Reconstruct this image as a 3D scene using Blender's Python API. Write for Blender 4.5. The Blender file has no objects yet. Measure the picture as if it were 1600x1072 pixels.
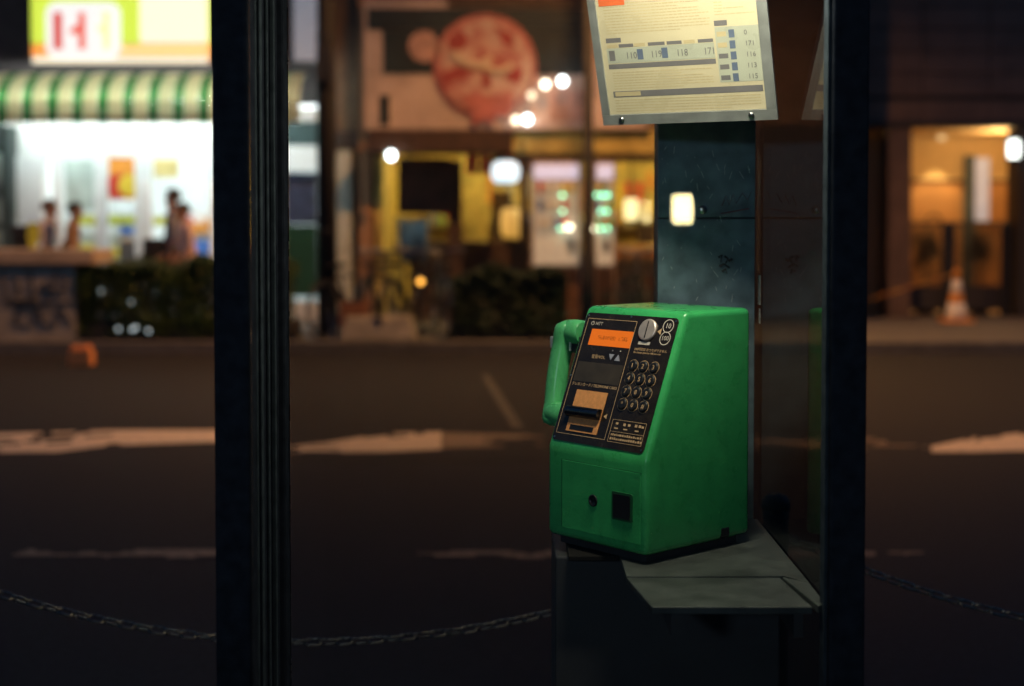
import bpy, bmesh, math, random
from mathutils import Vector, Matrix, noise
R = math.radians
random.seed(7)
S = bpy.context.scene
COL = S.collection

# ------------------------------------------------------------------ camera
FPX = 2222.0; HY = 345.0; CAMZ = 1.45; PITCH = R(2.0)
cam = bpy.data.cameras.new('camera'); camo = bpy.data.objects.new('camera', cam); COL.objects.link(camo)
S.camera = camo
camo.location = (0, 0, CAMZ); camo.rotation_euler = (R(90) - PITCH, 0, 0)
cam.lens = 50; cam.sensor_width = 36
cam.shift_y = -(536 - HY - FPX * math.tan(PITCH)) / 1600.0
cam.clip_start = 0.05; cam.clip_end = 400
cam.dof.use_dof = True; cam.dof.focus_distance = 2.66; cam.dof.aperture_fstop = 2.0
cam.dof.aperture_blades = 0

# ------------------------------------------------------------------ sky, exposure
W = bpy.data.worlds.new('World'); S.world = W; W.use_nodes = True
nt = W.node_tree; nt.nodes.clear()
sky = nt.nodes.new('ShaderNodeTexSky'); sky.sky_type = 'NISHITA'; sky.sun_disc = False
sky.sun_elevation = R(4.0); sky.sun_rotation = R(200); sky.air_density = 1.5; sky.dust_density = 0.3; sky.ozone_density = 6.0
bg = nt.nodes.new('ShaderNodeBackground'); bg.inputs[1].default_value = 0.15
out = nt.nodes.new('ShaderNodeOutputWorld')
nt.links.new(sky.outputs[0], bg.inputs[0]); nt.links.new(bg.outputs[0], out.inputs[0])
S.view_settings.view_transform = 'Standard'; S.view_settings.look = 'None'
S.view_settings.exposure = 0.0; S.view_settings.gamma = 1.0
S.view_settings.use_curve_mapping = False
S.cycles.max_bounces = 8; S.cycles.transparent_max_bounces = 16
S.cycles.sample_clamp_indirect = 4.0; S.cycles.caustics_reflective = False; S.cycles.caustics_refractive = False
S.cycles.use_denoising = True

# ------------------------------------------------------------------ pixel helpers (photo is 1600 x 1072)
_fw = Vector((0, math.cos(PITCH), -math.sin(PITCH))); _up = Vector((0, math.sin(PITCH), math.cos(PITCH)))
def P(px, py, Y):
    d = Vector((1, 0, 0)) * ((px - 800) / FPX) + _up * (-(py - HY - FPX * math.tan(PITCH)) / FPX) + _fw
    t = Y / d.y
    return Vector((d.x * t, Y, CAMZ + d.z * t))
def PX(px, Y): return P(px, HY, Y).x
def PZ(py, Y): return P(800, py, Y).z

# ------------------------------------------------------------------ materials
MATS = {}
def mat(name, col=(.5, .5, .5), rough=.6, metal=0.0, emit=None, estr=0.0, var=0.12, nscale=14.0, bump=0.0, spec=.5, col2=None, transl=0.0, thr=None, grime=0.0, coat=0.0):
    if name in MATS: return MATS[name]
    m = bpy.data.materials.new(name); m.use_nodes = True; MATS[name] = m
    N = m.node_tree.nodes; L = m.node_tree.links
    b = N['Principled BSDF']
    tc = N.new('ShaderNodeTexCoord'); nz = N.new('ShaderNodeTexNoise'); nz.inputs['Scale'].default_value = nscale; nz.inputs['Detail'].default_value = 6
    L.new(tc.outputs['Object'], nz.inputs['Vector'])
    rp = N.new('ShaderNodeValToRGB'); L.new(nz.outputs[0], rp.inputs[0])
    c2 = col2 if col2 else tuple(c * (1 - var) for c in col); c1 = col if col2 else tuple(min(1, c * (1 + var)) for c in col)
    lo, hi = thr if thr else (.3, .7)
    rp.color_ramp.elements[0].position = lo; rp.color_ramp.elements[1].position = hi
    rp.color_ramp.elements[0].color = (*c2, 1); rp.color_ramp.elements[1].color = (*c1, 1)
    L.new(rp.outputs[0], b.inputs['Base Color'])
    b.inputs['Metallic'].default_value = metal
    b.inputs['Specular IOR Level'].default_value = spec
    mr = N.new('ShaderNodeMapRange'); mr.inputs[1].default_value = .3; mr.inputs[2].default_value = .7
    mr.inputs[3].default_value = max(0, rough - .06); mr.inputs[4].default_value = min(1, rough + .06)
    L.new(nz.outputs[0], mr.inputs[0]); L.new(mr.outputs[0], b.inputs['Roughness'])
    if emit:
        b.inputs['Emission Color'].default_value = (*emit, 1); b.inputs['Emission Strength'].default_value = estr
    if grime:
        g1 = N.new('ShaderNodeTexNoise'); g1.inputs['Scale'].default_value = 3.2; g1.inputs['Detail'].default_value = 10; g1.inputs['Roughness'].default_value = .72
        mp = N.new('ShaderNodeMapping'); mp.inputs['Scale'].default_value = (2.2, 2.2, 1.0); L.new(tc.outputs['Object'], mp.inputs[0]); L.new(mp.outputs[0], g1.inputs['Vector'])
        gr = N.new('ShaderNodeValToRGB'); gr.color_ramp.elements[0].position = .50; gr.color_ramp.elements[1].position = .72
        gr.color_ramp.elements[0].color = (1, 1, 1, 1); v_ = 1 - grime; gr.color_ramp.elements[1].color = (v_, v_, v_, 1)
        mm = N.new('ShaderNodeMixRGB'); mm.blend_type = 'MULTIPLY'; mm.inputs[0].default_value = 1
        L.new(g1.outputs[0], gr.inputs[0]); L.new(rp.outputs[0], mm.inputs[1]); L.new(gr.outputs[0], mm.inputs[2]); L.new(mm.outputs[0], b.inputs['Base Color'])
    if bump:
        nb = N.new('ShaderNodeTexNoise'); nb.inputs['Scale'].default_value = nscale * 6; nb.inputs['Detail'].default_value = 4
        L.new(tc.outputs['Object'], nb.inputs['Vector'])
        bp = N.new('ShaderNodeBump'); bp.inputs['Strength'].default_value = bump; bp.inputs['Distance'].default_value = .01
        L.new(nb.outputs[0], bp.inputs['Height']); L.new(bp.outputs[0], b.inputs['Normal'])
    if coat:
        b.inputs['Coat Weight'].default_value = coat; b.inputs['Coat Roughness'].default_value = .22
    if transl:
        tr = N.new('ShaderNodeBsdfTranslucent'); L.new(rp.outputs[0], tr.inputs[0])
        mx = N.new('ShaderNodeMixShader'); mx.inputs[0].default_value = transl
        L.new(b.outputs[0], mx.inputs[1]); L.new(tr.outputs[0], mx.inputs[2]); L.new(mx.outputs[0], N['Material Output'].inputs[0])
    return m
def emat(name, col, s, base=(.6, .6, .6), sample=False):
    m = mat(name, base, .5, emit=col, estr=s); m.cycles.emission_sampling = 'FRONT' if sample else 'NONE'; return m

def glass_mat(name, tint, refl=1.0):
    m = bpy.data.materials.new(name); m.use_nodes = True; MATS[name] = m
    N = m.node_tree.nodes; L = m.node_tree.links; N.clear()
    o = N.new('ShaderNodeOutputMaterial'); t = N.new('ShaderNodeBsdfTransparent'); g = N.new('ShaderNodeBsdfGlossy')
    tc = N.new('ShaderNodeTexCoord'); nz = N.new('ShaderNodeTexNoise'); nz.inputs['Scale'].default_value = 5; nz.inputs['Detail'].default_value = 5
    L.new(tc.outputs['Object'], nz.inputs['Vector'])
    rp = N.new('ShaderNodeValToRGB'); rp.color_ramp.elements[0].color = (*[c * .94 for c in tint], 1); rp.color_ramp.elements[1].color = (*tint, 1)
    L.new(nz.outputs[0], rp.inputs[0]); L.new(rp.outputs[0], t.inputs[0])
    g.inputs['Roughness'].default_value = .008
    lw = N.new('ShaderNodeLayerWeight'); lw.inputs[0].default_value = .5
    pw = N.new('ShaderNodeMath'); pw.operation = 'POWER'; pw.inputs[1].default_value = 5
    ma = N.new('ShaderNodeMath'); ma.operation = 'MULTIPLY_ADD'; ma.inputs[1].default_value = .8 * refl; ma.inputs[2].default_value = .04 * refl
    L.new(lw.outputs['Facing'], pw.inputs[0]); L.new(pw.outputs[0], ma.inputs[0])
    mx = N.new('ShaderNodeMixShader'); L.new(ma.outputs[0], mx.inputs[0]); L.new(t.outputs[0], mx.inputs[1]); L.new(g.outputs[0], mx.inputs[2])
    # faint grime film that catches light
    d = N.new('ShaderNodeBsdfDiffuse'); d.inputs[0].default_value = (.5, .5, .5, 1)
    m2 = N.new('ShaderNodeMixShader')
    n2 = N.new('ShaderNodeTexNoise'); n2.inputs['Scale'].default_value = 9; n2.inputs['Detail'].default_value = 8
    L.new(tc.outputs['Object'], n2.inputs['Vector'])
    mr = N.new('ShaderNodeMapRange'); mr.inputs[1].default_value = .45; mr.inputs[2].default_value = .8; mr.inputs[3].default_value = .0; mr.inputs[4].default_value = .0006
    L.new(n2.outputs[0], mr.inputs[0]); L.new(mr.outputs[0], m2.inputs[0])
    L.new(mx.outputs[0], m2.inputs[1]); L.new(d.outputs[0], m2.inputs[2]); L.new(m2.outputs[0], o.inputs[0])
    return m

# ------------------------------------------------------------------ mesh helpers
def nb(): return bmesh.new()
def box(bm, x0, x1, y0, y1, z0, z1, bev=0.0, seg=2):
    vs = [bm.verts.new((x, y, z)) for x in (x0, x1) for y in (y0, y1) for z in (z0, z1)]
    fs = [bm.faces.new([vs[i] for i in q]) for q in ((0, 1, 3, 2), (4, 6, 7, 5), (0, 4, 5, 1), (2, 3, 7, 6), (0, 2, 6, 4), (1, 5, 7, 3))]
    if bev:
        es = list({e for f in fs for e in f.edges})
        bmesh.ops.bevel(bm, geom=es, offset=bev, segments=seg, profile=.5, affect='EDGES')
    return bm
def prism(bm, poly, h, M=None, bev=0, seg=3):
    """poly in local xy, extruded along +z by h, transformed by M"""
    a = [bm.verts.new((x, y, 0)) for x, y in poly]; b = [bm.verts.new((x, y, h)) for x, y in poly]
    n = len(poly)
    fs = [bm.faces.new(a[::-1]), bm.faces.new(b)] + [bm.faces.new((a[i], a[(i + 1) % n], b[(i + 1) % n], b[i])) for i in range(n)]
    if bev:
        r = bmesh.ops.bevel(bm, geom=list({e for f in fs for e in f.edges}), offset=bev, segments=seg, profile=.5, affect='EDGES')
    if M is not None: bmesh.ops.transform(bm, matrix=M, verts=bm.verts[:])
    return bm
def tube(bm, pts, rad, n=8, cap=True, closed=False):
    pts = [Vector(p) for p in pts]; rads = rad if isinstance(rad, (list, tuple)) else [rad] * len(pts)
    rings = []; up = None
    for i, p in enumerate(pts):
        if closed: t = (pts[(i + 1) % len(pts)] - pts[i - 1])
        else: t = pts[min(i + 1, len(pts) - 1)] - pts[max(i - 1, 0)]
        t.normalize()
        if up is None: up = t.orthogonal().normalized()
        up = (up - t * up.dot(t)).normalized(); s = t.cross(up); r = rads[i]
        ru, rs = (r if isinstance(r, (tuple, list)) else (r, r))
        rings.append([bm.verts.new(p + up * math.cos(a) * ru + s * math.sin(a) * rs) for a in [2 * math.pi * k / n for k in range(n)]])
    m = len(rings)
    for i in range(m if closed else m - 1):
        A, B = rings[i], rings[(i + 1) % m]
        for k in range(n): bm.faces.new((A[k], A[(k + 1) % n], B[(k + 1) % n], B[k]))
    if cap and not closed: bm.faces.new(rings[0][::-1]); bm.faces.new(rings[-1])
    return bm
def lathe(bm, prof, n=16, c=(0, 0, 0)):
    rings = []
    for r, z in prof: rings.append([bm.verts.new((c[0] + r * math.cos(2 * math.pi * k / n), c[1] + r * math.sin(2 * math.pi * k / n), c[2] + z)) for k in range(n)])
    for A, B in zip(rings, rings[1:]):
        for k in range(n): bm.faces.new((A[k], A[(k + 1) % n], B[(k + 1) % n], B[k]))
    bm.faces.new(rings[0][::-1]); bm.faces.new(rings[-1]); return bm
def rrect(w, h, r, n=5, cx=0, cy=0):
    o = []
    for sx, sy, a0 in ((1, 1, 0), (-1, 1, 90), (-1, -1, 180), (1, -1, 270)):
        for k in range(n + 1):
            a = R(a0 + 90 * k / n); o.append((cx + sx * (w / 2 - r) + r * math.cos(a), cy + sy * (h / 2 - r) + r * math.sin(a)))
    return o
def circ(r, n=20, cx=0, cy=0, ry=None): return [(cx + r * math.cos(2 * math.pi * k / n), cy + (ry or r) * math.sin(2 * math.pi * k / n)) for k in range(n)]
def obj(name, bm, m, parent=None, smooth=False, M=None):
    if isinstance(bm, bpy.types.Mesh): me = bm
    else:
        bmesh.ops.recalc_face_normals(bm, faces=bm.faces[:])
        me = bpy.data.meshes.new(name); bm.to_mesh(me); bm.free()
    if m is not None and not me.materials: me.materials.append(MATS[m] if isinstance(m, str) else m)
    if smooth: me.shade_smooth()
    o = bpy.data.objects.new(name, me); COL.objects.link(o)
    if parent: o.parent = parent
    if M is not None: o.matrix_local = M
    return o
def smooth_by_angle(o, deg=40):
    me = o.data; me.shade_smooth()
    bm = bmesh.new(); bm.from_mesh(me)
    for e in bm.edges:
        if len(e.link_faces) == 2 and e.calc_face_angle(0) > R(deg): e.smooth = False
    bm.to_mesh(me); bm.free()
def tag(o, label, cat, group=None):
    o['label'] = label; o['category'] = cat
    if group: o['group'] = group
    return o
def thing(name, label, cat, loc=(0, 0, 0), rz=0, group=None):
    o = bpy.data.objects.new(name, None); o.empty_display_size = .1; COL.objects.link(o)
    o.location = loc; o.rotation_euler = (0, 0, rz)
    return tag(o, label, cat, group)
def struct(o): o['kind'] = 'structure'; return o
def copy_tree(o, parent=None):
    c = o.copy(); COL.objects.link(c); c.parent = parent
    for ch in [x for x in o.children]: copy_tree(ch, c)
    return c
def bx(name, m, parent, x0, x1, y0, y1, z0, z1, bev=0.0): return obj(name, box(nb(), x0, x1, y0, y1, z0, z1, bev), m, parent)
def text_mesh(s, size, ext=0.0002, align='LEFT'):
    cu = bpy.data.curves.new('lettering', 'FONT'); cu.body = s; cu.size = size; cu.extrude = ext; cu.align_x = align; cu.align_y = 'CENTER'; cu.resolution_u = 2
    t = bpy.data.objects.new('lettering', cu); COL.objects.link(t)
    dg = bpy.context.evaluated_depsgraph_get(); me = bpy.data.meshes.new_from_object(t.evaluated_get(dg))
    bpy.data.objects.remove(t); bpy.data.curves.remove(cu); me.name = 'lettering'; me.materials.clear()
    return me

# ================================================================== materials used
mat('asphalt', (.024, .024, .027), .9, nscale=30, var=.45, bump=.6, spec=.2)
mat('paving', (.11, .10, .092), .8, nscale=6, var=.25, bump=.3)
mat('kerb', (.10, .095, .09), .8, nscale=8, var=.25, bump=.3)
mat('booth_black', (.014, .017, .024), .8, nscale=40, var=.3, bump=.05, spec=0.0)
mat('booth_black_rib', (.035, .046, .056), .8, spec=0.0, metal=.0, nscale=40, var=.3)
mat('steel_panel', (.11, .165, .195), .42, metal=.2, nscale=22, var=.35, bump=.06)
mat('shelf_grey', (.048, .055, .050), .5, nscale=18, var=.3, bump=.08, grime=.55)
mat('cabinet', (.02, .021, .024), .6, nscale=20)
mat('screw', (.55, .55, .53), .3, metal=1)
mat('lamp_tube', (.8, .8, .8), .5, emit=(1.0, .92, .66), estr=6.0)
glass_mat('glass_front', (.92, .93, .94)); glass_mat('glass_side', (.62, .62, .62), .6); glass_mat('glass_rear', (.92, .93, .94), .3); glass_mat('glass_shop', (.95, .97, .97))
mat('phone_green', (.05, .46, .13), .30, nscale=26, var=.10, bump=.05, grime=.22, coat=.4)
mat('handset_green', (.10, .50, .18), .30, nscale=30, var=.08, grime=.25)
mat('phone_seam', (.008, .10, .03), .6)
mat('panel_black', (.022, .016, .012), .22, nscale=30, var=.3)
mat('panel_brown', (.055, .042, .030), .4, nscale=40, var=.2)
mat('print_gold', (.72, .46, .24), .5, var=.05)
mat('print_pale', (.75, .66, .55), .5, var=.05)
mat('print_grey', (.36, .36, .42), .5, var=.05)
mat('lcd', (.05, .02, .01), .4, emit=(1.0, .185, .006), estr=.95)
mat('lcd_dark', (.16, .05, .01), .6, emit=(.6, .10, .0), estr=.35)
mat('card_orange', (.86, .36, .12), .5, nscale=120, var=.15)
mat('chrome', (.16, .15, .15), .28, metal=1, var=.05)
mat('dark_plastic', (.014, .014, .016), .35)
mat('coin_face', (.62, .52, .46), .4, metal=.5, nscale=60, var=.1)
mat('board_frame', (.40, .42, .40), .4, metal=.5, nscale=30, var=.15)
mat('paper', (.68, .60, .40), .30, nscale=9, var=.06)
mat('paper_green', (.50, .52, .41), .30, nscale=9, var=.08)
mat('print_black', (.20, .19, .19), .4); mat('print_faint', (.60, .50, .29), .4)
mat('print_blue', (.14, .18, .26), .4); mat('print_red', (.85, .17, .05), .6)
mat('chain_steel', (.24, .20, .15), .28, metal=1, nscale=60, var=.3)
mat('post_dark', (.02, .02, .022), .5)

# ================================================================== ground
KERB_N, KERB_F = 3.75, 15.45
road = struct(obj('road', box(nb(), -60, 60, KERB_N, KERB_F, -.3, 0), 'asphalt'))
np_ = struct(obj('pavement', box(nb(), -60, 60, -30, KERB_N - .15, -.3, .12), 'paving'))
fp_ = struct(obj('pavement', box(nb(), -60, 60, KERB_F + .15, 60, -.3, .12), 'paving'))
struct(obj('kerb', box(nb(), -60, 60, KERB_N - .15, KERB_N, -.3, .13, .01), 'kerb'))
struct(obj('kerb', box(nb(), -60, 60, KERB_F, KERB_F + .15, -.3, .13, .01), 'kerb'))
def worn_line(name, y0, y1, segs, thr):
    """a painted line with worn holes: small quads dropped by noise"""
    bm = nb()
    for x0, x1, a, b in segs:
        n = int((x1 - x0) / .05)
        for i in range(n):
            for k in range(6):
                xa, xb = x0 + (x1 - x0) * i / n, x0 + (x1 - x0) * (i + 1) / n
                ta, tb = a + (b - a) * (i / n), a + (b - a) * ((i + 1) / n)
                ya, yb = y0 + (y1 - y0) * k / 6 + ta, y0 + (y1 - y0) * (k + 1) / 6 + ta
                if noise.noise(Vector((xa * 1.3, k * .45, y0))) + .5 * noise.noise(Vector((xa * 6, k * 1.1, 3 + y0))) > thr:
                    bm.faces.new([bm.verts.new(v) for v in ((xa, ya, .004), (xb, ya, .004), (xb, yb, .004), (xa, yb, .004))])
    return obj(name, bm, 'line_paint', road)
mat('line_paint', (.66, .54, .38), .7, nscale=25, var=.3, bump=.2)
def gnd(px, py, z=.004):
    d = P(px, py, 1) - Vector((0, 0, CAMZ)); t = (z - CAMZ) / d.z; return Vector((0, 0, CAMZ)) + d * t
def worn_band(name, m, st, thr, rows=8, step=3):
    """painted band between an upper and a lower edge given along the road, with worn holes"""
    bm = nb()
    for (xa, ta, ba), (xb, tb, bb) in zip(st, st[1:]):
        n = max(1, int((xb - xa) / step))
        for i in range(n):
            u0, u1 = i / n, (i + 1) / n
            for k in range(rows):
                def pt(u, v): return gnd(xa + (xb - xa) * u, (ta + (tb - ta) * u) * (1 - v) + (ba + (bb - ba) * u) * v)
                c = pt((u0 + u1) / 2, (k + .5) / rows)
                if noise.noise(Vector((c.x * 1.1, c.y * 3.5, 1))) + .6 * noise.noise(Vector((c.x * 6, c.y * 12, 3))) + (0 if 0 < k < rows - 1 else -.12) > thr:
                    bm.faces.new([bm.verts.new(pt(u, v)) for u, v in ((u0, k / rows), (u1, k / rows), (u1, (k + 1) / rows), (u0, (k + 1) / rows))])
    return obj(name, bm, m, road)
mat('line_thin', (.20, .14, .09), .75, nscale=25, var=.5, bump=.2)
worn_band('centre_line', 'line_paint', [(-700, 676, 700), (0, 677, 707), (90, 675, 706), (170, 672, 696), (345, 672, 690)], -.34)
worn_band('centre_line', 'line_paint', [(440, 699, 706), (520, 690, 707), (600, 677, 706), (690, 674, 702)], -.34)
worn_band('centre_line', 'line_thin', [(691, 676, 700), (850, 680, 696)], -.1)
worn_band('centre_line', 'line_thin', [(1180, 686, 700), (1450, 684, 702)], .0)
worn_band('centre_line', 'line_paint', [(1455, 697, 706), (1520, 684, 706), (1600, 676, 704), (2400, 676, 700)], -.45)
worn_band('parking_line', 'line_thin', [(-600, 858, 872), (600, 858, 872)], .30, 4, 5)
worn_band('parking_line', 'line_thin', [(601, 859, 873), (800, 860, 874)], .10, 4, 5)
worn_band('parking_line', 'line_thin', [(801, 860, 873), (2200, 856, 870)], .22, 4, 5)
bm = nb(); a, b = P(748, 560, 1), P(815, 670, 1)
def gnd(px, py, z=.004):
    d = P(px, py, 1) - Vector((0, 0, CAMZ)); t = (z - CAMZ) / d.z; return Vector((0, 0, CAMZ)) + d * t
bm.faces.new([bm.verts.new(gnd(*q)) for q in ((752, 585), (762, 585), (818, 668), (800, 668))])
obj('lane_mark', bm, mat('old_paint', (.055, .050, .042), .8, nscale=20, var=.4), road)

# ================================================================== phone booth
booth = thing('phone_booth', 'black framed glass phone booth with grey steel corner column and small shelf', 'phone booth', (0, 0, .12))
def B(name, m, x0, x1, y0, y1, z0, z1, bev=0, parent=booth): return bx(name, m, parent, x0, x1, y0, y1, z0 - .12, z1 - .12, bev)
FY = 2.25
XL0, XL1 = PX(332, FY), PX(388, FY); XR0, XR1 = PX(1301, FY), PX(1357, FY)
WX = .512; BY = 2.97
B('base', 'booth_black', XL0, XR1, FY, BY + .13, .12, .20, .005)
rp_ = B('post', 'booth_black', XR0, XR1, FY, FY + .06, .20, 2.115, .004)
B('glazing_bead', 'booth_black_rib', XR0 - .006, XR0 - .001, FY + .014, FY + .045, .20, 2.115)
B('post', 'booth_black', XL0, XL1, FY, FY + .07, .20, 2.115, .006)
# folded door leaf standing along the left side
leaf = B('door_leaf', 'booth_black', XL1 - .035, XL1 - .012, FY + .07, 2.62, .20, 2.11, .004)
for y0, y1, dx in ((FY + .072, FY + .082, .0), (2.375, 2.395, -.002), (2.47, 2.478, -.006), (2.52, 2.53, -.003)):
    B('rib', 'booth_black_rib', XL1 - .012, XL1 + dx, y0, y1, .21, 2.10, .002)
B('door_stile', 'booth_black', XL1 - .035, XL1 + .001, 2.605, 2.648, .20, 2.11, .005)
B('edge_trim', 'chrome', XL1 - .002, XL1 + .0015, 2.649, 2.652, .25, 2.09)
# roof with lit ceiling tube
B('roof', 'booth_black', XL0 - .02, XR1 + .02, FY - .02, BY + .15, 2.117, 2.24, .01)
B('ceiling_lamp', 'lamp_tube', .11, .41, 2.32, 2.37, 2.085, 2.1165, .008)
L = bpy.data.lights.new('ceiling_lamp_light', 'AREA'); L.shape = 'RECTANGLE'; L.size = .30; L.size_y = .05; L.energy = 11.5; L.color = (1.0, .93, .70)
lo = bpy.data.objects.new('ceiling_lamp_light', L); COL.objects.link(lo); lo.parent = booth; lo.location = (.26, 2.345, 2.083 - .12)
# column at the back right corner
CX0, CX1 = PX(1028, BY - .02), PX(1180, BY - .02)
zs = PZ(341, BY - .02)
colm = B('column_core', 'cabinet', CX0 + .004, CX1, BY - .012, BY + .10, .20, 2.115)
pu = B('column_panel', 'steel_panel', CX0, CX1, BY - .02, BY - .013, zs + .0015, 2.11, .0015)
pl = B('column_panel', 'steel_panel', CX0, CX1, BY - .02, BY - .013, .22, zs - .0015, .0015)
def screw(parent, p, r=.006, M=None, name='screw'):
    bm = nb(); lathe(bm, [(r * 1.05, 0), (r, r * .35), (r * .55, r * .6), (.0005, r * .62)], 14)
    return obj(name, bm, 'screw', parent, True, M)
p = P(1098, 328, BY - .0205)
screw(booth, p, .0085, Matrix.Translation(p - Vector((0, 0, .12))) @ Matrix.Rotation(R(90), 4, 'X'))
mat('scribble', (.012, .013, .016), .6); mat('scribble_red', (.20, .06, .07), .6); mat('scratch', (.5, .55, .55), .5)
def marks(name, m, pxs, parent=booth, Y=BY - .0212, w=2.0):
    bm = nb()
    for ln in pxs: tube(bm, [P(x, y, Y) - Vector((0, 0, .12)) for x, y in ln], [(w * Y / FPX * .5, .0004)] * len(ln), 6)
    return obj(name, bm, m, parent)
marks('ink_mark', 'scribble', [[(1122, 402), (1128, 398), (1126, 410)], [(1132, 400), (1138, 404), (1134, 412)], [(1124, 416), (1131, 412), (1140, 418)], [(1128, 424), (1134, 420), (1136, 428)], [(1138, 408), (1144, 404)]], w=6)
marks('red_scrawl', 'scribble_red', [[(1128, 322), (1134, 306), (1139, 320), (1146, 304), (1150, 318), (1160, 302), (1168, 312), (1174, 300)], [(1126, 334), (1170, 326)]], w=2.2)
random.seed(11)
sc = []
for _ in range(46):
    x = random.uniform(1032, 1172); y = random.choice([random.uniform(225, 470), random.uniform(380, 470), random.uniform(240, 300)])
    l = random.uniform(1, 13) ** 1.0; a = random.uniform(.9, 2.2); sc.append([(x, y), (x + l * math.cos(a), y + l * math.sin(a))])
for ln in sc: marks('scratch', 'scratch', [ln], w=.75)
# glass
B('glass_pane', 'glass_side', WX, WX + .008, FY + .06, BY + .05,   .22, 2.11)
B('glass_pane', 'glass_front', XL1 + .002, XR0 - .002, FY + .004, FY + .012,   .22, 2.11)
B('glass_pane', 'glass_rear', XL0 + .004, CX0 + .001, BY + .04, BY + .048,   .22, 2.11)
mat('sticker', (.30, .30, .27), .6, nscale=80, var=.5)
for y0, y1, z0, z1 in ((2.925, 2.95, PZ(476, 2.94), PZ(430, 2.94)), (2.925, 2.94, PZ(505, 2.94), PZ(482, 2.94))):
    B('sticker', 'sticker', WX - .0012, WX - .0003, y0, y1, z0, z1)
# shelf, cabinet
SZ = .830
mat('shelf_dark', (.012, .011, .010), .9, nscale=20, spec=.1)
B('cabinet', 'cabinet', .082, WX - .006, 2.66, BY - .03, .20, SZ - .012, .004)
B('shelf_plate', 'shelf_dark', .105, .198, 2.62, 2.78, SZ - .012, SZ - .002, .002)
def shelf_poly(name, m, q, z0, z1): return obj(name, prism(nb(), q, z1 - z0, Matrix.Translation((0, 0, z0 - .12)), .0015, 2), m, booth)
shelf_poly('shelf_plate', 'shelf_grey', [(.200, 2.462), (.4665, 2.462), (.476, 2.462), (WX - .002, 2.42), (WX - .002, BY - .03), (.200, BY - .03)], SZ - .012, SZ)
shelf_poly('shelf_leaf', 'shelf_grey', [(PX(1021, 2.268), 2.268), (PX(1274, 2.268), 2.268), (.4665, 2.457), (.1995, 2.457)], SZ - .013, SZ - .001)
shelf_poly('shelf_side', 'shelf_grey', [(PX(1279, 2.29), 2.272), (WX - .003, 2.285), (WX - .003, 2.417), (.4755, 2.457), (.4705, 2.457)], SZ - .013, SZ)
B('shelf_bracket', 'cabinet', .26, .28, 2.30, 2.66, SZ - .06, SZ - .014)
B('shelf_bracket', 'cabinet', .46, .475, 2.30, 2.66, SZ - .06, SZ - .014)

# ================================================================== pay phone
PW, PD, PH, PH1, PS = .262, .293, .437, .173, .107
yaw = .8475
e1 = Vector((math.cos(yaw), -math.sin(yaw), 0)); e2 = Vector((math.sin(yaw), math.cos(yaw), 0))
Cc = Vector((.2405, 2.533, .846))
phone = thing('pay_phone', 'green card and coin public telephone with black sloping panel, on the booth shelf', 'telephone', Cc - e1 * PW, -yaw)
# local: x 0..PW, y depth 0..PD, z 0..PH
bm = nb()
prof = [(0, .0), (PD, .0), (PD, PH), (PS, PH), (0, PH1)]
a = [bm.verts.new((0.0, y, z)) for y, z in prof]; b = [bm.verts.new((PW, y, z)) for y, z in prof]
fs = [bm.faces.new(a), bm.faces.new(b[::-1])] + [bm.faces.new((a[i], b[i], b[(i + 1) % 5], a[(i + 1) % 5])) for i in range(5)]
bmesh.ops.bevel(bm, geom=bm.edges[:], offset=.0125, segments=5, profile=.5, affect='EDGES')
body = obj('body', bm, 'phone_green', phone); smooth_by_angle(body, 30)
SL = math.hypot(PS, PH - PH1)
ux = Vector((1, 0, 0)); vz = Vector((0, PS, PH - PH1)).normalized(); nn = ux.cross(vz)
# nn should point outwards (-y)
pan_w, pan_h = PW - .022, SL - .026
org = Vector((.010, 0, PH1)) + vz * .012          # panel bottom left on slope
def slope_M(u, v, off=0.0):
    """u 0..1 left to right, v 0..1 top to bottom on the panel"""
    p = org + ux * (u * pan_w) + vz * ((1 - v) * pan_h) + nn * off
    return Matrix((( *(ux[0], vz[0], nn[0]), p[0]), (ux[1], vz[1], nn[1], p[1]), (ux[2], vz[2], nn[2], p[2]), (0, 0, 0, 1)))
def plate(name, m, u0, v0, u1, v1, off, h, r=.0005, parent=phone, bev=0):
    w, hh = (u1 - u0) * pan_w, (v1 - v0) * pan_h
    return obj(name, prism(nb(), rrect(w, hh, r, 4), h, bev=bev), m, parent, M=slope_M((u0 + u1) / 2, (v0 + v1) / 2, off))
panel = plate('front_panel', 'panel_black', 0, 0, 1, 1, -.001, .0025, .009)
T = .0016                                           # panel face height
def outline(name, m, u0, v0, u1, v1, w=.0009):
    bm = nb(); a = [(u0, v0), (u1, v0), (u1, v1), (u0, v1)]; lw = w
    X0, X1 = u0 * pan_w, u1 * pan_w; Y0, Y1 = (1 - v1) * pan_h, (1 - v0) * pan_h
    for (x0, x1, y0, y1) in ((X0, X1, Y0, Y0 + lw), (X0, X1, Y1 - lw, Y1), (X0, X0 + lw, Y0 + lw, Y1 - lw), (X1 - lw, X1, Y0 + lw, Y1 - lw)):
        box(bm, x0, x1, y0, y1, 0, .0003)
    return obj(name, bm, m, phone, M=slope_M(0, 1, T))
outline('panel_border', 'print_gold', .030, .045, .576, .945)
def ring(name, m, u, v, r, ri, off=T, h=.0004, n=28):
    bm = nb(); vs = []
    for rr, z in ((r, 0), (r, h), (ri, h), (ri, 0)): vs.append([bm.verts.new((rr * math.cos(2 * math.pi * k / n), rr * math.sin(2 * math.pi * k / n), z)) for k in range(n)])
    for i in range(4):
        A, Bq = vs[i], vs[(i + 1) % 4]
        for k in range(n): bm.faces.new((A[k], A[(k + 1) % n], Bq[(k + 1) % n], Bq[k]))
    return obj(name, bm, m, phone, M=slope_M(u, v, off))
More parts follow.
